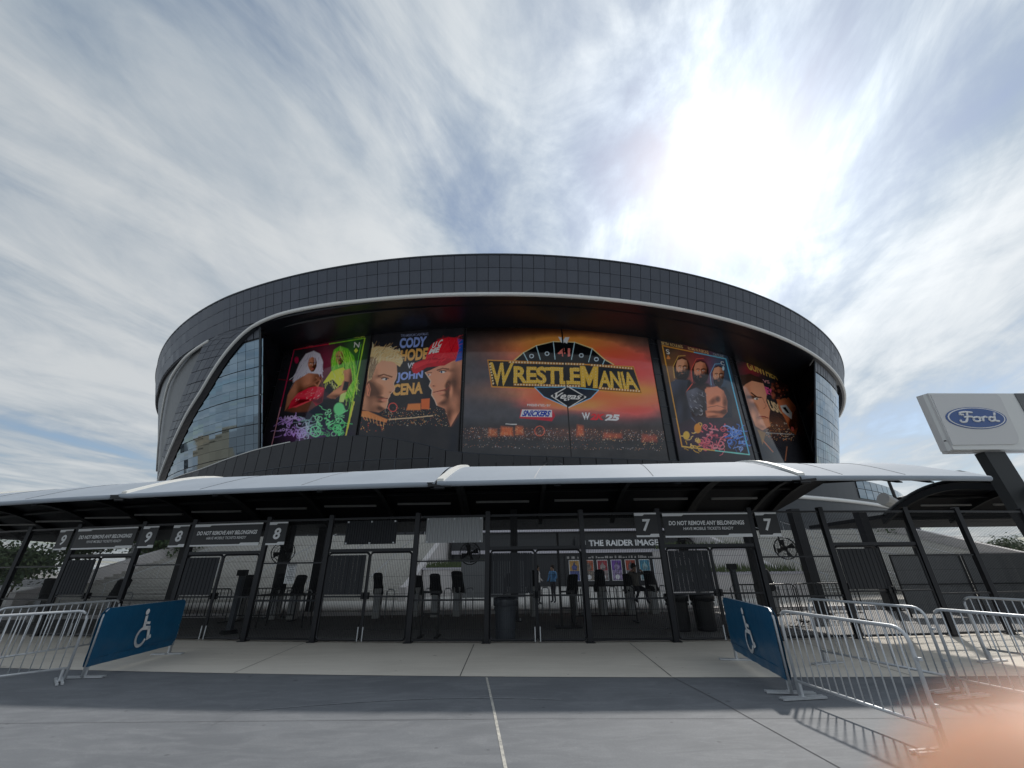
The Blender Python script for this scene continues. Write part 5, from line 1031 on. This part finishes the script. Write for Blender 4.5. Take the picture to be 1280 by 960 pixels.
while x < 15: 
    w = rr.uniform(.1, .3); b.box(x, x + w, -.27, -.252, 2.26, 2.26 + rr.uniform(.10, .2)); x += w + rr.uniform(.05, .25)
b.build('header_print', 'text_dim', st)
# ticket-scanning pedestals under black covers
PED = {}
PEDX = [(300, 'first'), (350, ''), (372, ''), (475, ''), (520, ''), (545, ''), (572, ''), (637, ''), (667, ''), (716, ''), (751, ''), (785, ''), (817, ''), (880, ''), (962, ''), (150, ''), (60, '')]
WHERE = ['behind the grey post at gate 8', 'left of the white paper notice', 'just below the white paper notice', 'behind the gate left of the pale sheet', 'left of three below the pale sheet', 'in the middle below the pale sheet', 'right of three below the pale sheet', 'behind the grey bin', 'behind the middle gate, near two people', 'in front of the first store poster', 'in front of the purple store poster', 'in front of the blue store poster', 'in front of the last store poster', 'behind the two black bins', 'behind the right sign marked 7', 'behind the gate marked 9', 'at the far left behind the fence']
for k, (px, _) in enumerate(PEDX):
    x, _z = on_y(px, 745, 17.6); x *= 1.0
    o = thing('ticket_pedestal', 'grey scanning pedestal under a black cover ' + WHERE[k], 'pedestal', (x, 17.6 + random.uniform(-.25, .25), 0), random.uniform(-.15, .15), 'ticket scanning pedestals')
    if not PED:
        PED['c'] = MB().box(-.13, .13, -.2, .2, .0, 1.0).mesh('cabinet', 'ped_grey'); PED['d'] = MB().box(-.10, .10, -.215, -.2, .2, .8).mesh('door_panel', 'corrugated')
        h = MB(); h.v = []; prof = [(.25, .84), (.235, 1.0), (.20, 1.2), (.185, 1.42), (.17, 1.55), (.11, 1.60), (.02, 1.61)]
        h.lathe(prof, 12); h.v = [(a * (1 + .10 * math.sin(9 * c + 5 * math.atan2(b_, a))), b_ * .9 + .22 * (c - .9) * (1 if b_ > 0 else .4), c + (.05 * math.sin(4 * math.atan2(b_, a)) if c < .9 else 0)) for a, b_, c in h.v]; PED['h'] = h.mesh('cover', 'black_fabric', True)
        PED['t'] = MB().tube([(.13, -.2, .86), (.17, -.25, .6), (.15, -.24, .45)], .012, 5).mesh('cover_tie', 'black_fabric')
        PED['r'] = MB().tube([(.32, 0, .0), (.32, 0, .88), (.38, 0, .96), (.54, 0, .96), (.60, 0, .88), (.60, 0, 0)], .022, 8).mesh('steel_loop', 'galvanised', True)
    for q, nm in (('c', 'cabinet'), ('d', 'door_panel'), ('h', 'cover'), ('t', 'cover_tie'), ('r', 'steel_loop')): 
        pc = link(nm, PED[q], o)
        if q == 'h': pc.scale = (random.uniform(.85, 1.3), random.uniform(.8, 1.2), random.uniform(.86, .98)); pc.rotation_euler = (random.uniform(-.06, .06), random.uniform(-.08, .08), random.uniform(0, 6))
kb = MB(); kb.box(-30, 30, 18.3, 18.6, -.005, .13); kb.build('kerb', 'concrete_wall', kind='structure')
kb = MB(); kb.add([(-60, 18.6, -.002), (60, 18.6, -.002), (60, 60, -.002), (-60, 60, -.002)], [(0, 1, 2, 3)]); kb.build('stone_paving', 'stone_step', kind='structure')
# bins
def bin_(loc, label, m, liner, r=.3, h=.95):
    o = thing('waste_bin', label, 'bin', loc)
    b = MB(); b.lathe([(r * .82, 0), (r * .84, .03), (r, h - .06), (r + .02, h - .05), (r + .02, h), (r - .02, h), (r - .03, h - .1)], 22); b.build('body', m, o, smooth=False)
    b = MB()
    for k in range(36): pass
    b.lathe([(r + .026, h - .17 + 0), (r + .034, h - .05), (r + .03, h + .015), (r - .03, h + .012), (r - .06, h - .15)], 30); b.v = [(x * (1 + .02 * math.sin(11 * math.atan2(y, x))), y * (1 + .02 * math.sin(7 * math.atan2(y, x))), z + (.018 * math.sin(5 * math.atan2(y, x)) if z < h - .1 else 0)) for x, y, z in b.v]
    b.build('liner', liner, o, smooth=True)
    for s in (-1, 1): b = MB(); b.box(s * r * .95 - .03, s * r * .95 + .03, -.06, .06, h - .28, h - .22); b.build('handle', m, o)
bin_((-.25, 12.3, 0), 'dark grey round bin with liner behind the middle gate', 'bin_grey', 'liner')
bin_((4.75, 13.35, 0), 'black round bin behind the belongings sign, left of two', 'bin_black', 'bin_black', .31, .92); bin_((5.5, 13.35, 0), 'black round bin behind the belongings sign, right of two', 'bin_black', 'bin_black', .31, .92)
# black metal stands
def stand(loc, w, h, bars, label, name='metal_stand'):
    o = thing(name, label, 'stand', loc)
    for s in (-1, 1): MB().box(s * w / 2 - .025, s * w / 2 + .025, -.025, .025, .03, h).build('upright', 'black_metal', o); MB().box(s * w / 2 - .04, s * w / 2 + .04, -.3, .3, 0, .03).build('foot', 'black_metal', o)
    for z in bars: MB().box(-w / 2, w / 2, -.02, .02, z - .025, z + .025).build('crossbar', 'black_metal', o)
stand((-2.35, 12.75, 0), .46, 1.12, (1.09, .55), 'black metal stand below the pale corrugated sheet')
o = thing('metal_stand', 'tall black pole stand on a flat foot behind the middle gate', 'stand', (1.45, 14.3, 0)); MB().box(-.035, .035, -.035, .035, .03, 2.75).build('upright', 'black_metal', o); MB().box(.36, .43, -.03, .03, .03, 1.0).build('upright', 'black_metal', o); MB().box(-.2, .6, -.25, .25, 0, .03).build('foot', 'black_metal', o); MB().box(0, .4, -.02, .02, .95, 1.0).build('crossbar', 'black_metal', o); MB().box(0, .4, -.02, .02, .5, .54).build('crossbar', 'black_metal', o)
for x, y, lab in ((-8.55, 13.9, 'grey metal post with a box on top, left one'), (7.2, 14.6, 'grey metal post with a box on top, right one')):
    o = thing('reader_post', lab, 'post', (x, y, 0)); MB().box(-.07, .07, -.07, .07, .03, 1.55).build('upright', 'bin_grey', o); MB().box(-.13, .13, -.1, .08, 1.55, 1.72).build('head_box', 'black_metal', o); b = MB(); b.lathe([(.24, 0), (.24, .04), (.2, .09)], 16); b.build('foot', 'black_metal', o)
# folding table
o = thing('folding_table', 'black folding table behind the fence below the paper notice', 'table', (-7.6, 15.2, 0))
MB().box(-.9, .9, -.38, .38, .92, .96).build('table_top', 'black_metal', o)
for sx in (-.75, .75):
    for sy in (-.3, .3): MB().tube([(sx, sy, 0), (sx * .9, sy, .92)], .018, 6).build('leg', 'black_metal', o)
# misting fans on the columns
for x, y, z, lab in ((-1.55, 15.2, 2.15, 'black caged fan below the pale corrugated sheet'), (5.9, 14.9, 2.2, 'black caged fan below the right belongings sign'), (9.75, 15.6, 2.2, 'black caged fan right of the sign marked 7'), (-8.0, 15.0, 2.25, 'black caged fan below the right sign marked 8')):
    o = thing('caged_fan', lab, 'fan', (x, y, z), random.uniform(-.5, .5)); b = MB()
    for r in (.10, .19, .28, .36): 
        for yy in ((-.13, .05) if r < .36 else (-.08, .0)): b.tube([(r * math.cos(R_(a)), yy, r * math.sin(R_(a))) for a in range(0, 360, 20)], .006 if r < .36 else .014, 5, closed=True)
    for a in range(0, 360, 30): b.tube([(0, -.14, 0), (.36 * math.cos(R_(a)), -.08, .36 * math.sin(R_(a)))], .005, 4)
    b.build('cage', 'black_metal', o)
    for k in range(4):
        a = R_(90 * k + 20); m = MB(); m.add([(.05 * math.cos(a - .4), -.06, .05 * math.sin(a - .4)), (.3 * math.cos(a - .35), -.07, .3 * math.sin(a - .35)), (.33 * math.cos(a + .25), -.02, .33 * math.sin(a + .25)), (.05 * math.cos(a + .5), -.02, .05 * math.sin(a + .5))], [(0, 1, 2, 3)]); m.build('blade', 'black_metal', o)
    b = MB(); b.tube([(0, -.05, 0), (0, .22, 0)], .08, 10); b.tube([(0, .2, 0), (0, .35, .1), (0, .35, .9)], .025, 6); b.build('motor', 'black_metal', o)
# black crowd barriers inside
BB = {}
def black_barrier(x0, x1, y, label):
    o = thing('black_barrier', label, 'barrier', (x0, y, 0), 0, 'black barriers inside the gates'); L = x1 - x0
    MB().tube([(0, 0, .03), (0, 0, .98), (.1, 0, 1.08), (L - .1, 0, 1.08), (L, 0, .98), (L, 0, .03)], .02, 8).build('frame', 'black_metal', o); MB().tube([(0, 0, .2), (L, 0, .2)], .016, 6).build('bottom_rail', 'black_metal', o)
    n = int(L / .13)
    for k in range(1, n): link('bar', BB.setdefault('b', MB().tube([(0, 0, .2), (0, 0, 1.07)], .012, 5).mesh('bar', 'black_metal')), o, loc=(L * k / n, 0, 0))
    for x in (.05, L - .05): MB().box(x - .04, x + .04, -.28, .28, 0, .03).build('foot', 'black_metal', o)
for k, (x0, y) in enumerate([(-12.6, 16.6), (-10.2, 16.7), (1.9, 15.3), (7.2, 15.0), (9.4, 15.2)]):
    black_barrier(x0, x0 + 2.15, y, 'black bar barrier inside the fence ' + ['behind gate 9', 'behind the grey post at gate 8', 'in front of the store posters', 'behind the right blue sleeve', 'behind the gate at the end of the canopy'][k])
# dark fabric screens at the right
for k in range(4):
    x = 13.4 + k * 2.55; o = thing('fabric_screen', 'dark grey fabric screen at the right, ' + ['leftmost', 'second from the left', 'third from the left', 'rightmost'][k] + ' of the row', 'screen', (x, 15.6, 0), 0, 'dark fabric screens')
    b = MB(); n = 14
    for q in range(n + 1): xx = 2.45 * q / n; d = .03 * math.sin(q * 1.9 + k) + .02 * math.sin(q * .7); b.v += [(xx, d, .1), (xx, d * .6, 1.9)]
    b.f = [(2 * q, 2 * q + 2, 2 * q + 3, 2 * q + 1) for q in range(n)]; b.build('fabric', 'panel_grey', o); MB().tube([(0, 0, 1.93), (2.45, 0, 1.93)], .03, 6).build('top_tube', 'black_metal', o); MB().tube([(0, 0, 1.0), (2.45, -.05, 1.0)], .018, 6).build('mid_tube', 'black_metal', o)
    for xx in (0, 2.45): MB().tube([(xx, 0, 0), (xx, 0, 1.93)], .03, 6).build('post', 'black_metal', o)
# people
def person(loc, rz, pose, top, legs, hair, label):
    o = thing('person', label, 'person', loc, rz)
    if pose == 'sit': J = {'pel': (0, 0, .95), 'hipL': (.1, 0, .92), 'hipR': (-.1, 0, .92), 'knL': (.13, -.42, .88), 'knR': (-.12, -.40, .90), 'anL': (.13, -.45, .48), 'anR': (-.2, -.2, .5), 'toL': (.13, -.6, .43), 'toR': (-.2, -.34, .45), 'che': (0, .02, 1.28), 'nec': (0, 0, 1.47), 'hd': (0, -.02, 1.58), 'hd2': (0, -.02, 1.69), 'shL': (.19, 0, 1.4), 'shR': (-.19, 0, 1.4), 'elL': (.33, -.12, 1.42), 'elR': (-.33, -.12, 1.42), 'haL': (.12, -.2, 1.55), 'haR': (-.12, -.2, 1.55)}
    else: J = {'pel': (0, 0, .95), 'hipL': (.1, 0, .9), 'hipR': (-.1, 0, .9), 'knL': (.11, -.05, .5), 'knR': (-.11, .03, .5), 'anL': (.11, .0, .09), 'anR': (-.12, .06, .09), 'toL': (.12, -.15, .04), 'toR': (-.13, -.1, .04), 'che': (0, .0, 1.3), 'nec': (0, 0, 1.48), 'hd': (0, -.02, 1.58), 'hd2': (0, -.02, 1.70), 'shL': (.19, 0, 1.42), 'shR': (-.19, 0, 1.42), 'elL': (.27, -.02, 1.15), 'elR': (-.27, .0, 1.15), 'haL': (.2, -.2, 1.02), 'haR': (-.25, -.16, .95)}
    rad = {'pel': .14, 'hipL': .10, 'hipR': .10, 'knL': .06, 'knR': .06, 'anL': .045, 'anR': .045, 'toL': .04, 'toR': .04, 'che': .155, 'nec': .058, 'hd': .085, 'hd2': .08, 'shL': .07, 'shR': .07, 'elL': .045, 'elR': .045, 'haL': .04, 'haR': .04}
    E = [('pel', 'hipL'), ('pel', 'hipR'), ('hipL', 'knL'), ('hipR', 'knR'), ('knL', 'anL'), ('knR', 'anR'), ('anL', 'toL'), ('anR', 'toR'), ('pel', 'che'), ('che', 'nec'), ('nec', 'hd'), ('hd', 'hd2'), ('che', 'shL'), ('che', 'shR'), ('shL', 'elL'), ('shR', 'elR'), ('elL', 'haL'), ('elR', 'haR')]
    K = list(J); me = bpy.data.meshes.new('body'); me.from_pydata([J[k] for k in K], [(K.index(a), K.index(b_)) for a, b_ in E], [])
    bo = link('body', me, o); sk = bo.modifiers.new('skin', 'SKIN')
    for k, sv in zip(K, me.skin_vertices[0].data): sv.radius = (rad[k], rad[k] * (.8 if k in ('che', 'pel') else 1)); sv.use_root = (k == 'pel')
    sk.use_smooth_shade = True; ss = bo.modifiers.new('sub', 'SUBSURF'); ss.levels = ss.render_levels = 2
    m = bpy.data.materials.new('clothes'); m.use_nodes = True; nt = m.node_tree; bs = nt.nodes['Principled BSDF']; bs.inputs['Roughness'].default_value = .8
    tc = nt.nodes.new('ShaderNodeTexCoord'); sp = nt.nodes.new('ShaderNodeSeparateXYZ'); nt.links.new(tc.outputs['Object'], sp.inputs[0]); cr = nt.nodes.new('ShaderNodeValToRGB'); cr.color_ramp.interpolation = 'CONSTANT'
    mp = nt.nodes.new('ShaderNodeMath'); mp.operation = 'DIVIDE'; nt.links.new(sp.outputs[2], mp.inputs[0]); mp.inputs[1].default_value = 2.0; nt.links.new(mp.outputs[0], cr.inputs[0])
    el = cr.color_ramp.elements; el[0].position = 0; el[0].color = (*legs, 1); el[1].position = .485; el[1].color = (*top, 1); e3 = el.new(.735); e3.color = (.42, .26, .18, 1); nt.links.new(cr.outputs[0], bs.inputs['Base Color']); me.materials.append(m)
    b = MB(); b.lathe([(.02, .13), (.075, .10), (.1, .04), (.1, -.03), (.085, -.08)], 14); b.v = [(x, y * 1.08 + .02, z + 1.66) for x, y, z in b.v]; b.build('hair', 'hair', o, smooth=True)
px, pz = on_y(795, 722, 17.2); person((px, 17.35, 0), .3, 'sit', (.17, .16, .14), (.05, .05, .06), 1, 'person in grey with raised arms sitting on the rail before the store posters')
MB().box(px - .5, px + .5, 17.2, 17.5, .80, .86).build('seat_rail', 'black_metal', None, label='black bench rail under the sitting person', cat='bench')
b = MB(); 
px2, _ = on_y(672, 722, 22); person((px2, 22, 0), 1.2, 'stand', (.7, .68, .66), (.04, .04, .05), 1, 'person in white with dark hair behind the middle gate'); px3, _ = on_y(691, 722, 23); person((px3, 23, 0), -.8, 'stand', (.12, .30, .55), (.05, .05, .06), 1, 'person in a blue top behind the middle gate')

# ================================================================== tall oval sign at the right
sg = thing('pylon_sign', 'pale grey roadside sign with a blue oval on a dark leaning-cut post', 'sign', (17.3, 14.2, 0))
def sx_(px, py, Y=14.0): x, z = on_y(px, py, Y); return x - 17.3, z
A = [sx_(1160, 491.5), (6.2, sx_(1280, 494)[1]), (6.2, sx_(1280, 563)[1]), sx_(1192, 562)]
MB().prism(A, -.2, .02).build('cabinet', 'sign_pale', sg)
Bq = [sx_(1145, 496, 14.5), sx_(1160, 491.5), sx_(1192, 562), sx_(1176, 565, 14.5)]
m = MB(); m.add([(Bq[0][0], .3, Bq[0][1]), (Bq[1][0] - .006, -.2, Bq[1][1]), (Bq[2][0] - .006, -.2, Bq[2][1]), (Bq[3][0], .3, Bq[3][1])], [(0, 1, 2, 3)]); m.build('side_facet', 'sign_grey', sg)
MB().prism([(Bq[0][0] + .03, A[0][1] - .01), (6.1, A[0][1] - .01), (6.1, A[2][1] + .02), (Bq[3][0] + .03, A[2][1] + .02)], .03, .3).build('back_box', 'sign_grey', sg)
b = MB(); [b.lathe([(.03, 0), (.03, .012)], 8, (0, 0, 0)) for _ in ()]
for px_, py_ in ((1182, 551), (1165, 505)): q = sx_(px_, py_, 14.05); MB().box(q[0] - .02, q[0] + .02, -.16, -.10, q[1] - .02, q[1] + .02).build('bolt', 'post_dark', sg)
# raised rounded face panel
P = [sx_(1163, 494), sx_(1258, 497), sx_(1262, 505)]; zt, zb_ = A[0][1] - .06, A[3][1] + .16
x_r = sx_(1262, 520)[0]; f = [(A[0][0] + .05, zt), (x_r - .1, zt), (x_r, zt - .15), (x_r - .12, zb_ + .35)] + [(x_r - .14 - .3 * (1 - math.cos(R_(a))), zb_ + .33 - .33 * math.sin(R_(a))) for a in (20, 45, 70, 90)] + [(A[3][0] + .02, zb_)]
MB().prism(f, -.235, -.203).build('face_panel', 'sign_grey', sg); MB().prism([(x_r + .62, zt), (6.0, zt), (6.0, zb_ + .0), (x_r + .50, zb_), (x_r + .60, zb_ + .4)], -.23, -.203).build('dark_panel', 'panel_grey', sg)
ox, oz = sx_(1218.5, 523); ow = (sx_(1254, 523)[0] - sx_(1183, 523)[0]) / 2; oh = .40
for k, (s, m_, y) in enumerate(((1.06, 'sign_blue', -.25), (1.0, 'white_print', -.262), (.95, 'sign_blue', -.274))): MB().prism([(ox + ow * s * math.cos(R_(a)), oz + oh * (s - (.03 if k == 2 else 0)) * math.sin(R_(a))) for a in range(0, 360, 10)], y, y + .045).build('oval', m_, sg)
# script lettering drawn as bent strokes
def script(strokes, name):
    b = MB()
    for st_ in strokes: pts = smooth_path([(a, c) for a, c in st_], 4); b.tube([(ox + a * ow, -.285, oz + c * oh) for a, c in pts], .036, 6)
    b.build(name, 'white_print', sg)
script([[(-.10, .50), (-.32, .56), (-.52, .50), (-.56, .34), (-.44, .28)], [(-.28, .54), (-.34, .1), (-.46, -.36), (-.62, -.40), (-.64, -.2)], [(-.46, .06), (-.30, .10), (-.16, .08)]], 'letter_f')
script([[(-.02, .06), (-.14, -.02), (-.16, -.28), (-.04, -.36), (.06, -.22), (.04, .0), (-.02, .06), (.10, .0)]], 'letter_o'); script([[(.14, .06), (.17, -.1), (.14, -.36)], [(.17, -.06), (.26, .08), (.34, .02)]], 'letter_r'); script([[(.56, -.02), (.46, .04), (.38, -.14), (.42, -.34), (.54, -.28), (.60, .0)], [(.68, .44), (.60, .0), (.58, -.30), (.70, -.36)]], 'letter_d')
m = MB(); m.prism([(.12, .0), (.85, .0), (.34, A[2][1] + .0), (-.40, A[2][1] + .0)], -.05, .30); m.build('post', 'post_dark', sg)
MB().box(-.1, 1.3, -.2, .55, 0, .12).build('base', 'post_dark', sg)
# floodlight mast
fm = thing('floodlight_mast', 'slim mast with floodlights above the right-hand canopy', 'light mast', (*[on_y(1128, 640, 32)[0]], 32, 0)) if False else thing('floodlight_mast', 'slim mast with floodlights above the right-hand canopy', 'light mast', (on_y(1126, 640, 32)[0], 32, 0))
b = MB(); b.tube([(0, 0, 0), (0, 0, 8.6)], [.16, .09], 8); b.build('mast', 'black_metal', fm)
for s, z in ((-1, 8.2), (1, 8.2)): b = MB(); b.prism([(s * .1, z), (s * .95, z - .35), (s * .9, z - .5), (s * .3, z - .28)], -.2, .2); b.build('floodlight', 'black_metal', fm)
b = MB(); b.tube([(-.2, 0, 5.7), (-1.15, -.2, 6.1)], [.42, .5], 10); b.build('floodlight', 'ped_grey', fm); b = MB(); b.tube([(.3, 0, 5.9), (1.0, .1, 6.0)], [.35, .4], 10); b.build('floodlight', 'black_metal', fm); b = MB(); b.tube([(-.4, 0, 5.9), (.4, 0, 5.9)], .05, 6); b.build('bracket', 'black_metal', fm)
# small twin-head fitting on the main canopy
o = thing('canopy_lamp', 'small twin-head lamp on top of the middle canopy below the sunset banner', 'lamp', (on_y(692, 583, 13.0)[0], 13.0, vault(3.4) + .12)); b = MB(); b.tube([(0, 0, 0), (0, 0, .28)], .03, 6); b.build('stem', 'black_metal', o)
for s in (-1, 1): b = MB(); b.tube([(0, 0, .25), (s * .12, 0, .33), (s * .24, 0, .22)], .012, 6); b.prism([(s * .18, .26), (s * .32, .2), (s * .3, .12), (s * .2, .17)], -.06, .06); b.build('lamp_head', 'black_metal', o)

# ================================================================== trees beyond the gates
def tree(loc, h, rad, label, palm=False):
    o = thing('tree', label, 'tree', loc, group='trees beyond the gates'); b = MB(); rr = random.Random(int(loc[0] * 10)); tips = []
    b.tube([(0, 0, 0), (.1, 0, h * .25), (.0, .1, h * .5)], [h * .03, h * .022, h * .015], 7)
    for k in range(7):
        a = k * .9 + rr.random(); q = Vector((math.cos(a) * rad * rr.uniform(.5, .9), math.sin(a) * rad * rr.uniform(.5, .9), h * rr.uniform(.6, .95))); tips.append(q); b.tube([(0, .05, h * rr.uniform(.3, .5)), tuple(q * .6 + Vector((0, 0, h * .15))), tuple(q)], [h * .012, h * .008, h * .003], 5)
    b.build('trunk', 'bark', o); lv = [MB(), MB(), MB()]
    for q in tips + [t * .5 + Vector((0, 0, h * .4)) for t in tips]:
        for _ in range(260):
            d = Vector((rr.gauss(0, 1), rr.gauss(0, 1), rr.gauss(0, .8))) * rad * .26; c = q + d; s = rr.uniform(.07, .15) * rad * .6; n1_ = Vector((rr.uniform(-1, 1), rr.uniform(-1, 1), rr.uniform(-1, 1))).normalized(); n2_ = n1_.orthogonal().normalized()
            rr.choice(lv).add([c - n1_ * s, c + n2_ * s * .5, c + n1_ * s, c - n2_ * s * .5], [(0, 1, 2, 3)])
    for k, l in enumerate(lv): l.build('crown', 'leaf%d' % k, o)
for k, (px, Y, h, r, lab) in enumerate([(25, 34, 2.9, 2.4, 'bushy green tree at the far left behind the fence'), (105, 30, 4.6, 1.8, 'slim tree behind the fence under the leftmost long sign'), (195, 36, 4.8, 2.2, 'green tree behind the left signs marked 9'), (-40, 38, 3.4, 2.6, 'green tree just inside the left edge'), (1108, 42, 4.0, 2.2, 'green tree behind the end of the main canopy'), (1200, 40, 3.2, 1.8, 'green tree behind the dark screens, left one'), (1262, 40, 3.2, 1.8, 'green tree behind the dark screens, right one')]):
    tree((on_y(px, 712, Y)[0], Y, 0), h, r, lab)

# ================================================================== buildings behind the viewer, seen mirrored in the glass
def block(name, label, x, y, w, d, h, m, floors, cols, rz=0.0):
    o = thing(name, label, 'building', (x, y, 0), rz); MB().box(-w / 2, w / 2, -d / 2, d / 2, 0, h).build('wall', m, o); MB().box(-w / 2 - .5, w / 2 + .5, -d / 2 - .5, d / 2 + .5, h, h + 1.2).build('roof_edge', m, o)
    me = MB().box(-w / cols * .36, w / cols * .36, d / 2, d / 2 + .08, 0, h / floors * .55).mesh('window', 'store_glass')
    for i in range(cols if floors > 4 else 0):
        for j in range(floors): link('window', me, o, loc=(-w / 2 + w * (i + .5) / cols, 0, h * (j + .25) / floors))
block('hotel_block', 'long tan hotel block seen only as a reflection in the left glass', -270, 62, 62, 26, 21, 'tan_stucco', 3, 5, R_(-90))
block('hotel_wing', 'taller tan hotel wing seen only as a reflection in the left glass', -285, 80, 20, 26, 28, 'tan_stucco', 4, 2, R_(-90))
block('hotel_tower', 'slim dark tower seen only as a reflection in the left glass', -270, 118, 8, 12, 38, 'store_dark', 12, 3, R_(-90))

# ================================================================== the photographer's finger in the lower right corner
hd = thing('hand', 'blurred orange fingertip intruding at the lower right corner', 'hand')
d = ray(1106, 1030); D = Vector(d).normalized(); R0 = Matrix.Rotation(R_(90 + PITCH), 3, 'X') @ Matrix.Rotation(R_(ROLL), 3, 'Z')
c0 = Vector((0, 0, CAM_H)) + D * .0185
fx = R0 @ Vector((1, 0, 0)); fy = R0 @ Vector((0, 1, 0)); fz = R0 @ Vector((0, 0, 1))
def hp(a, b_, c): return c0 + fx * a * .001 + fy * b_ * .001 + fz * c * .001
V = []; E = []; RD = []
def chain(pts, start=None):
    prev = start
    for (p, r) in pts:
        V.append(tuple(hp(*p))); RD.append(r * .001)
        if prev is not None: E.append((prev, len(V) - 1))
        prev = len(V) - 1
    return prev
palm = chain([((95, -75, -10), 22)]); w_ = chain([((125, -110, -5), 24), ((190, -180, 10), 30)], palm)
k1 = chain([((70, -45, -6), 13)], palm); chain([((48, -28, 2), 9.5), ((26, -16, 4), 8.5), ((9, -5, 1), 8.6), ((3, -2.5, 0), 7.4)], k1)
for (bx, by, bz) in ((78, -62, -16), (84, -76, -22), (92, -90, -24)): k2 = chain([((bx, by, bz), 11)], palm); chain([((bx - 30, by + 2, bz - 16), 9), ((bx - 40, by - 4, bz - 34), 8), ((bx - 22, by - 14, bz - 40), 7)], k2)
k3 = chain([((104, -62, 14), 12)], palm); chain([((84, -38, 24), 10), ((66, -22, 28), 8.5), ((58, -12, 28), 7)], k3)
me = bpy.data.meshes.new('skin'); me.from_pydata(V, E, []); ho = link('skin', me, hd); md = ho.modifiers.new('skin', 'SKIN'); md.use_smooth_shade = True
for i, sv in enumerate(me.skin_vertices[0].data): sv.radius = (RD[i], RD[i]); sv.use_root = (i == 0)
sm = ho.modifiers.new('sub', 'SUBSURF'); sm.levels = sm.render_levels = 2; me.materials.append(MATS['skin'])
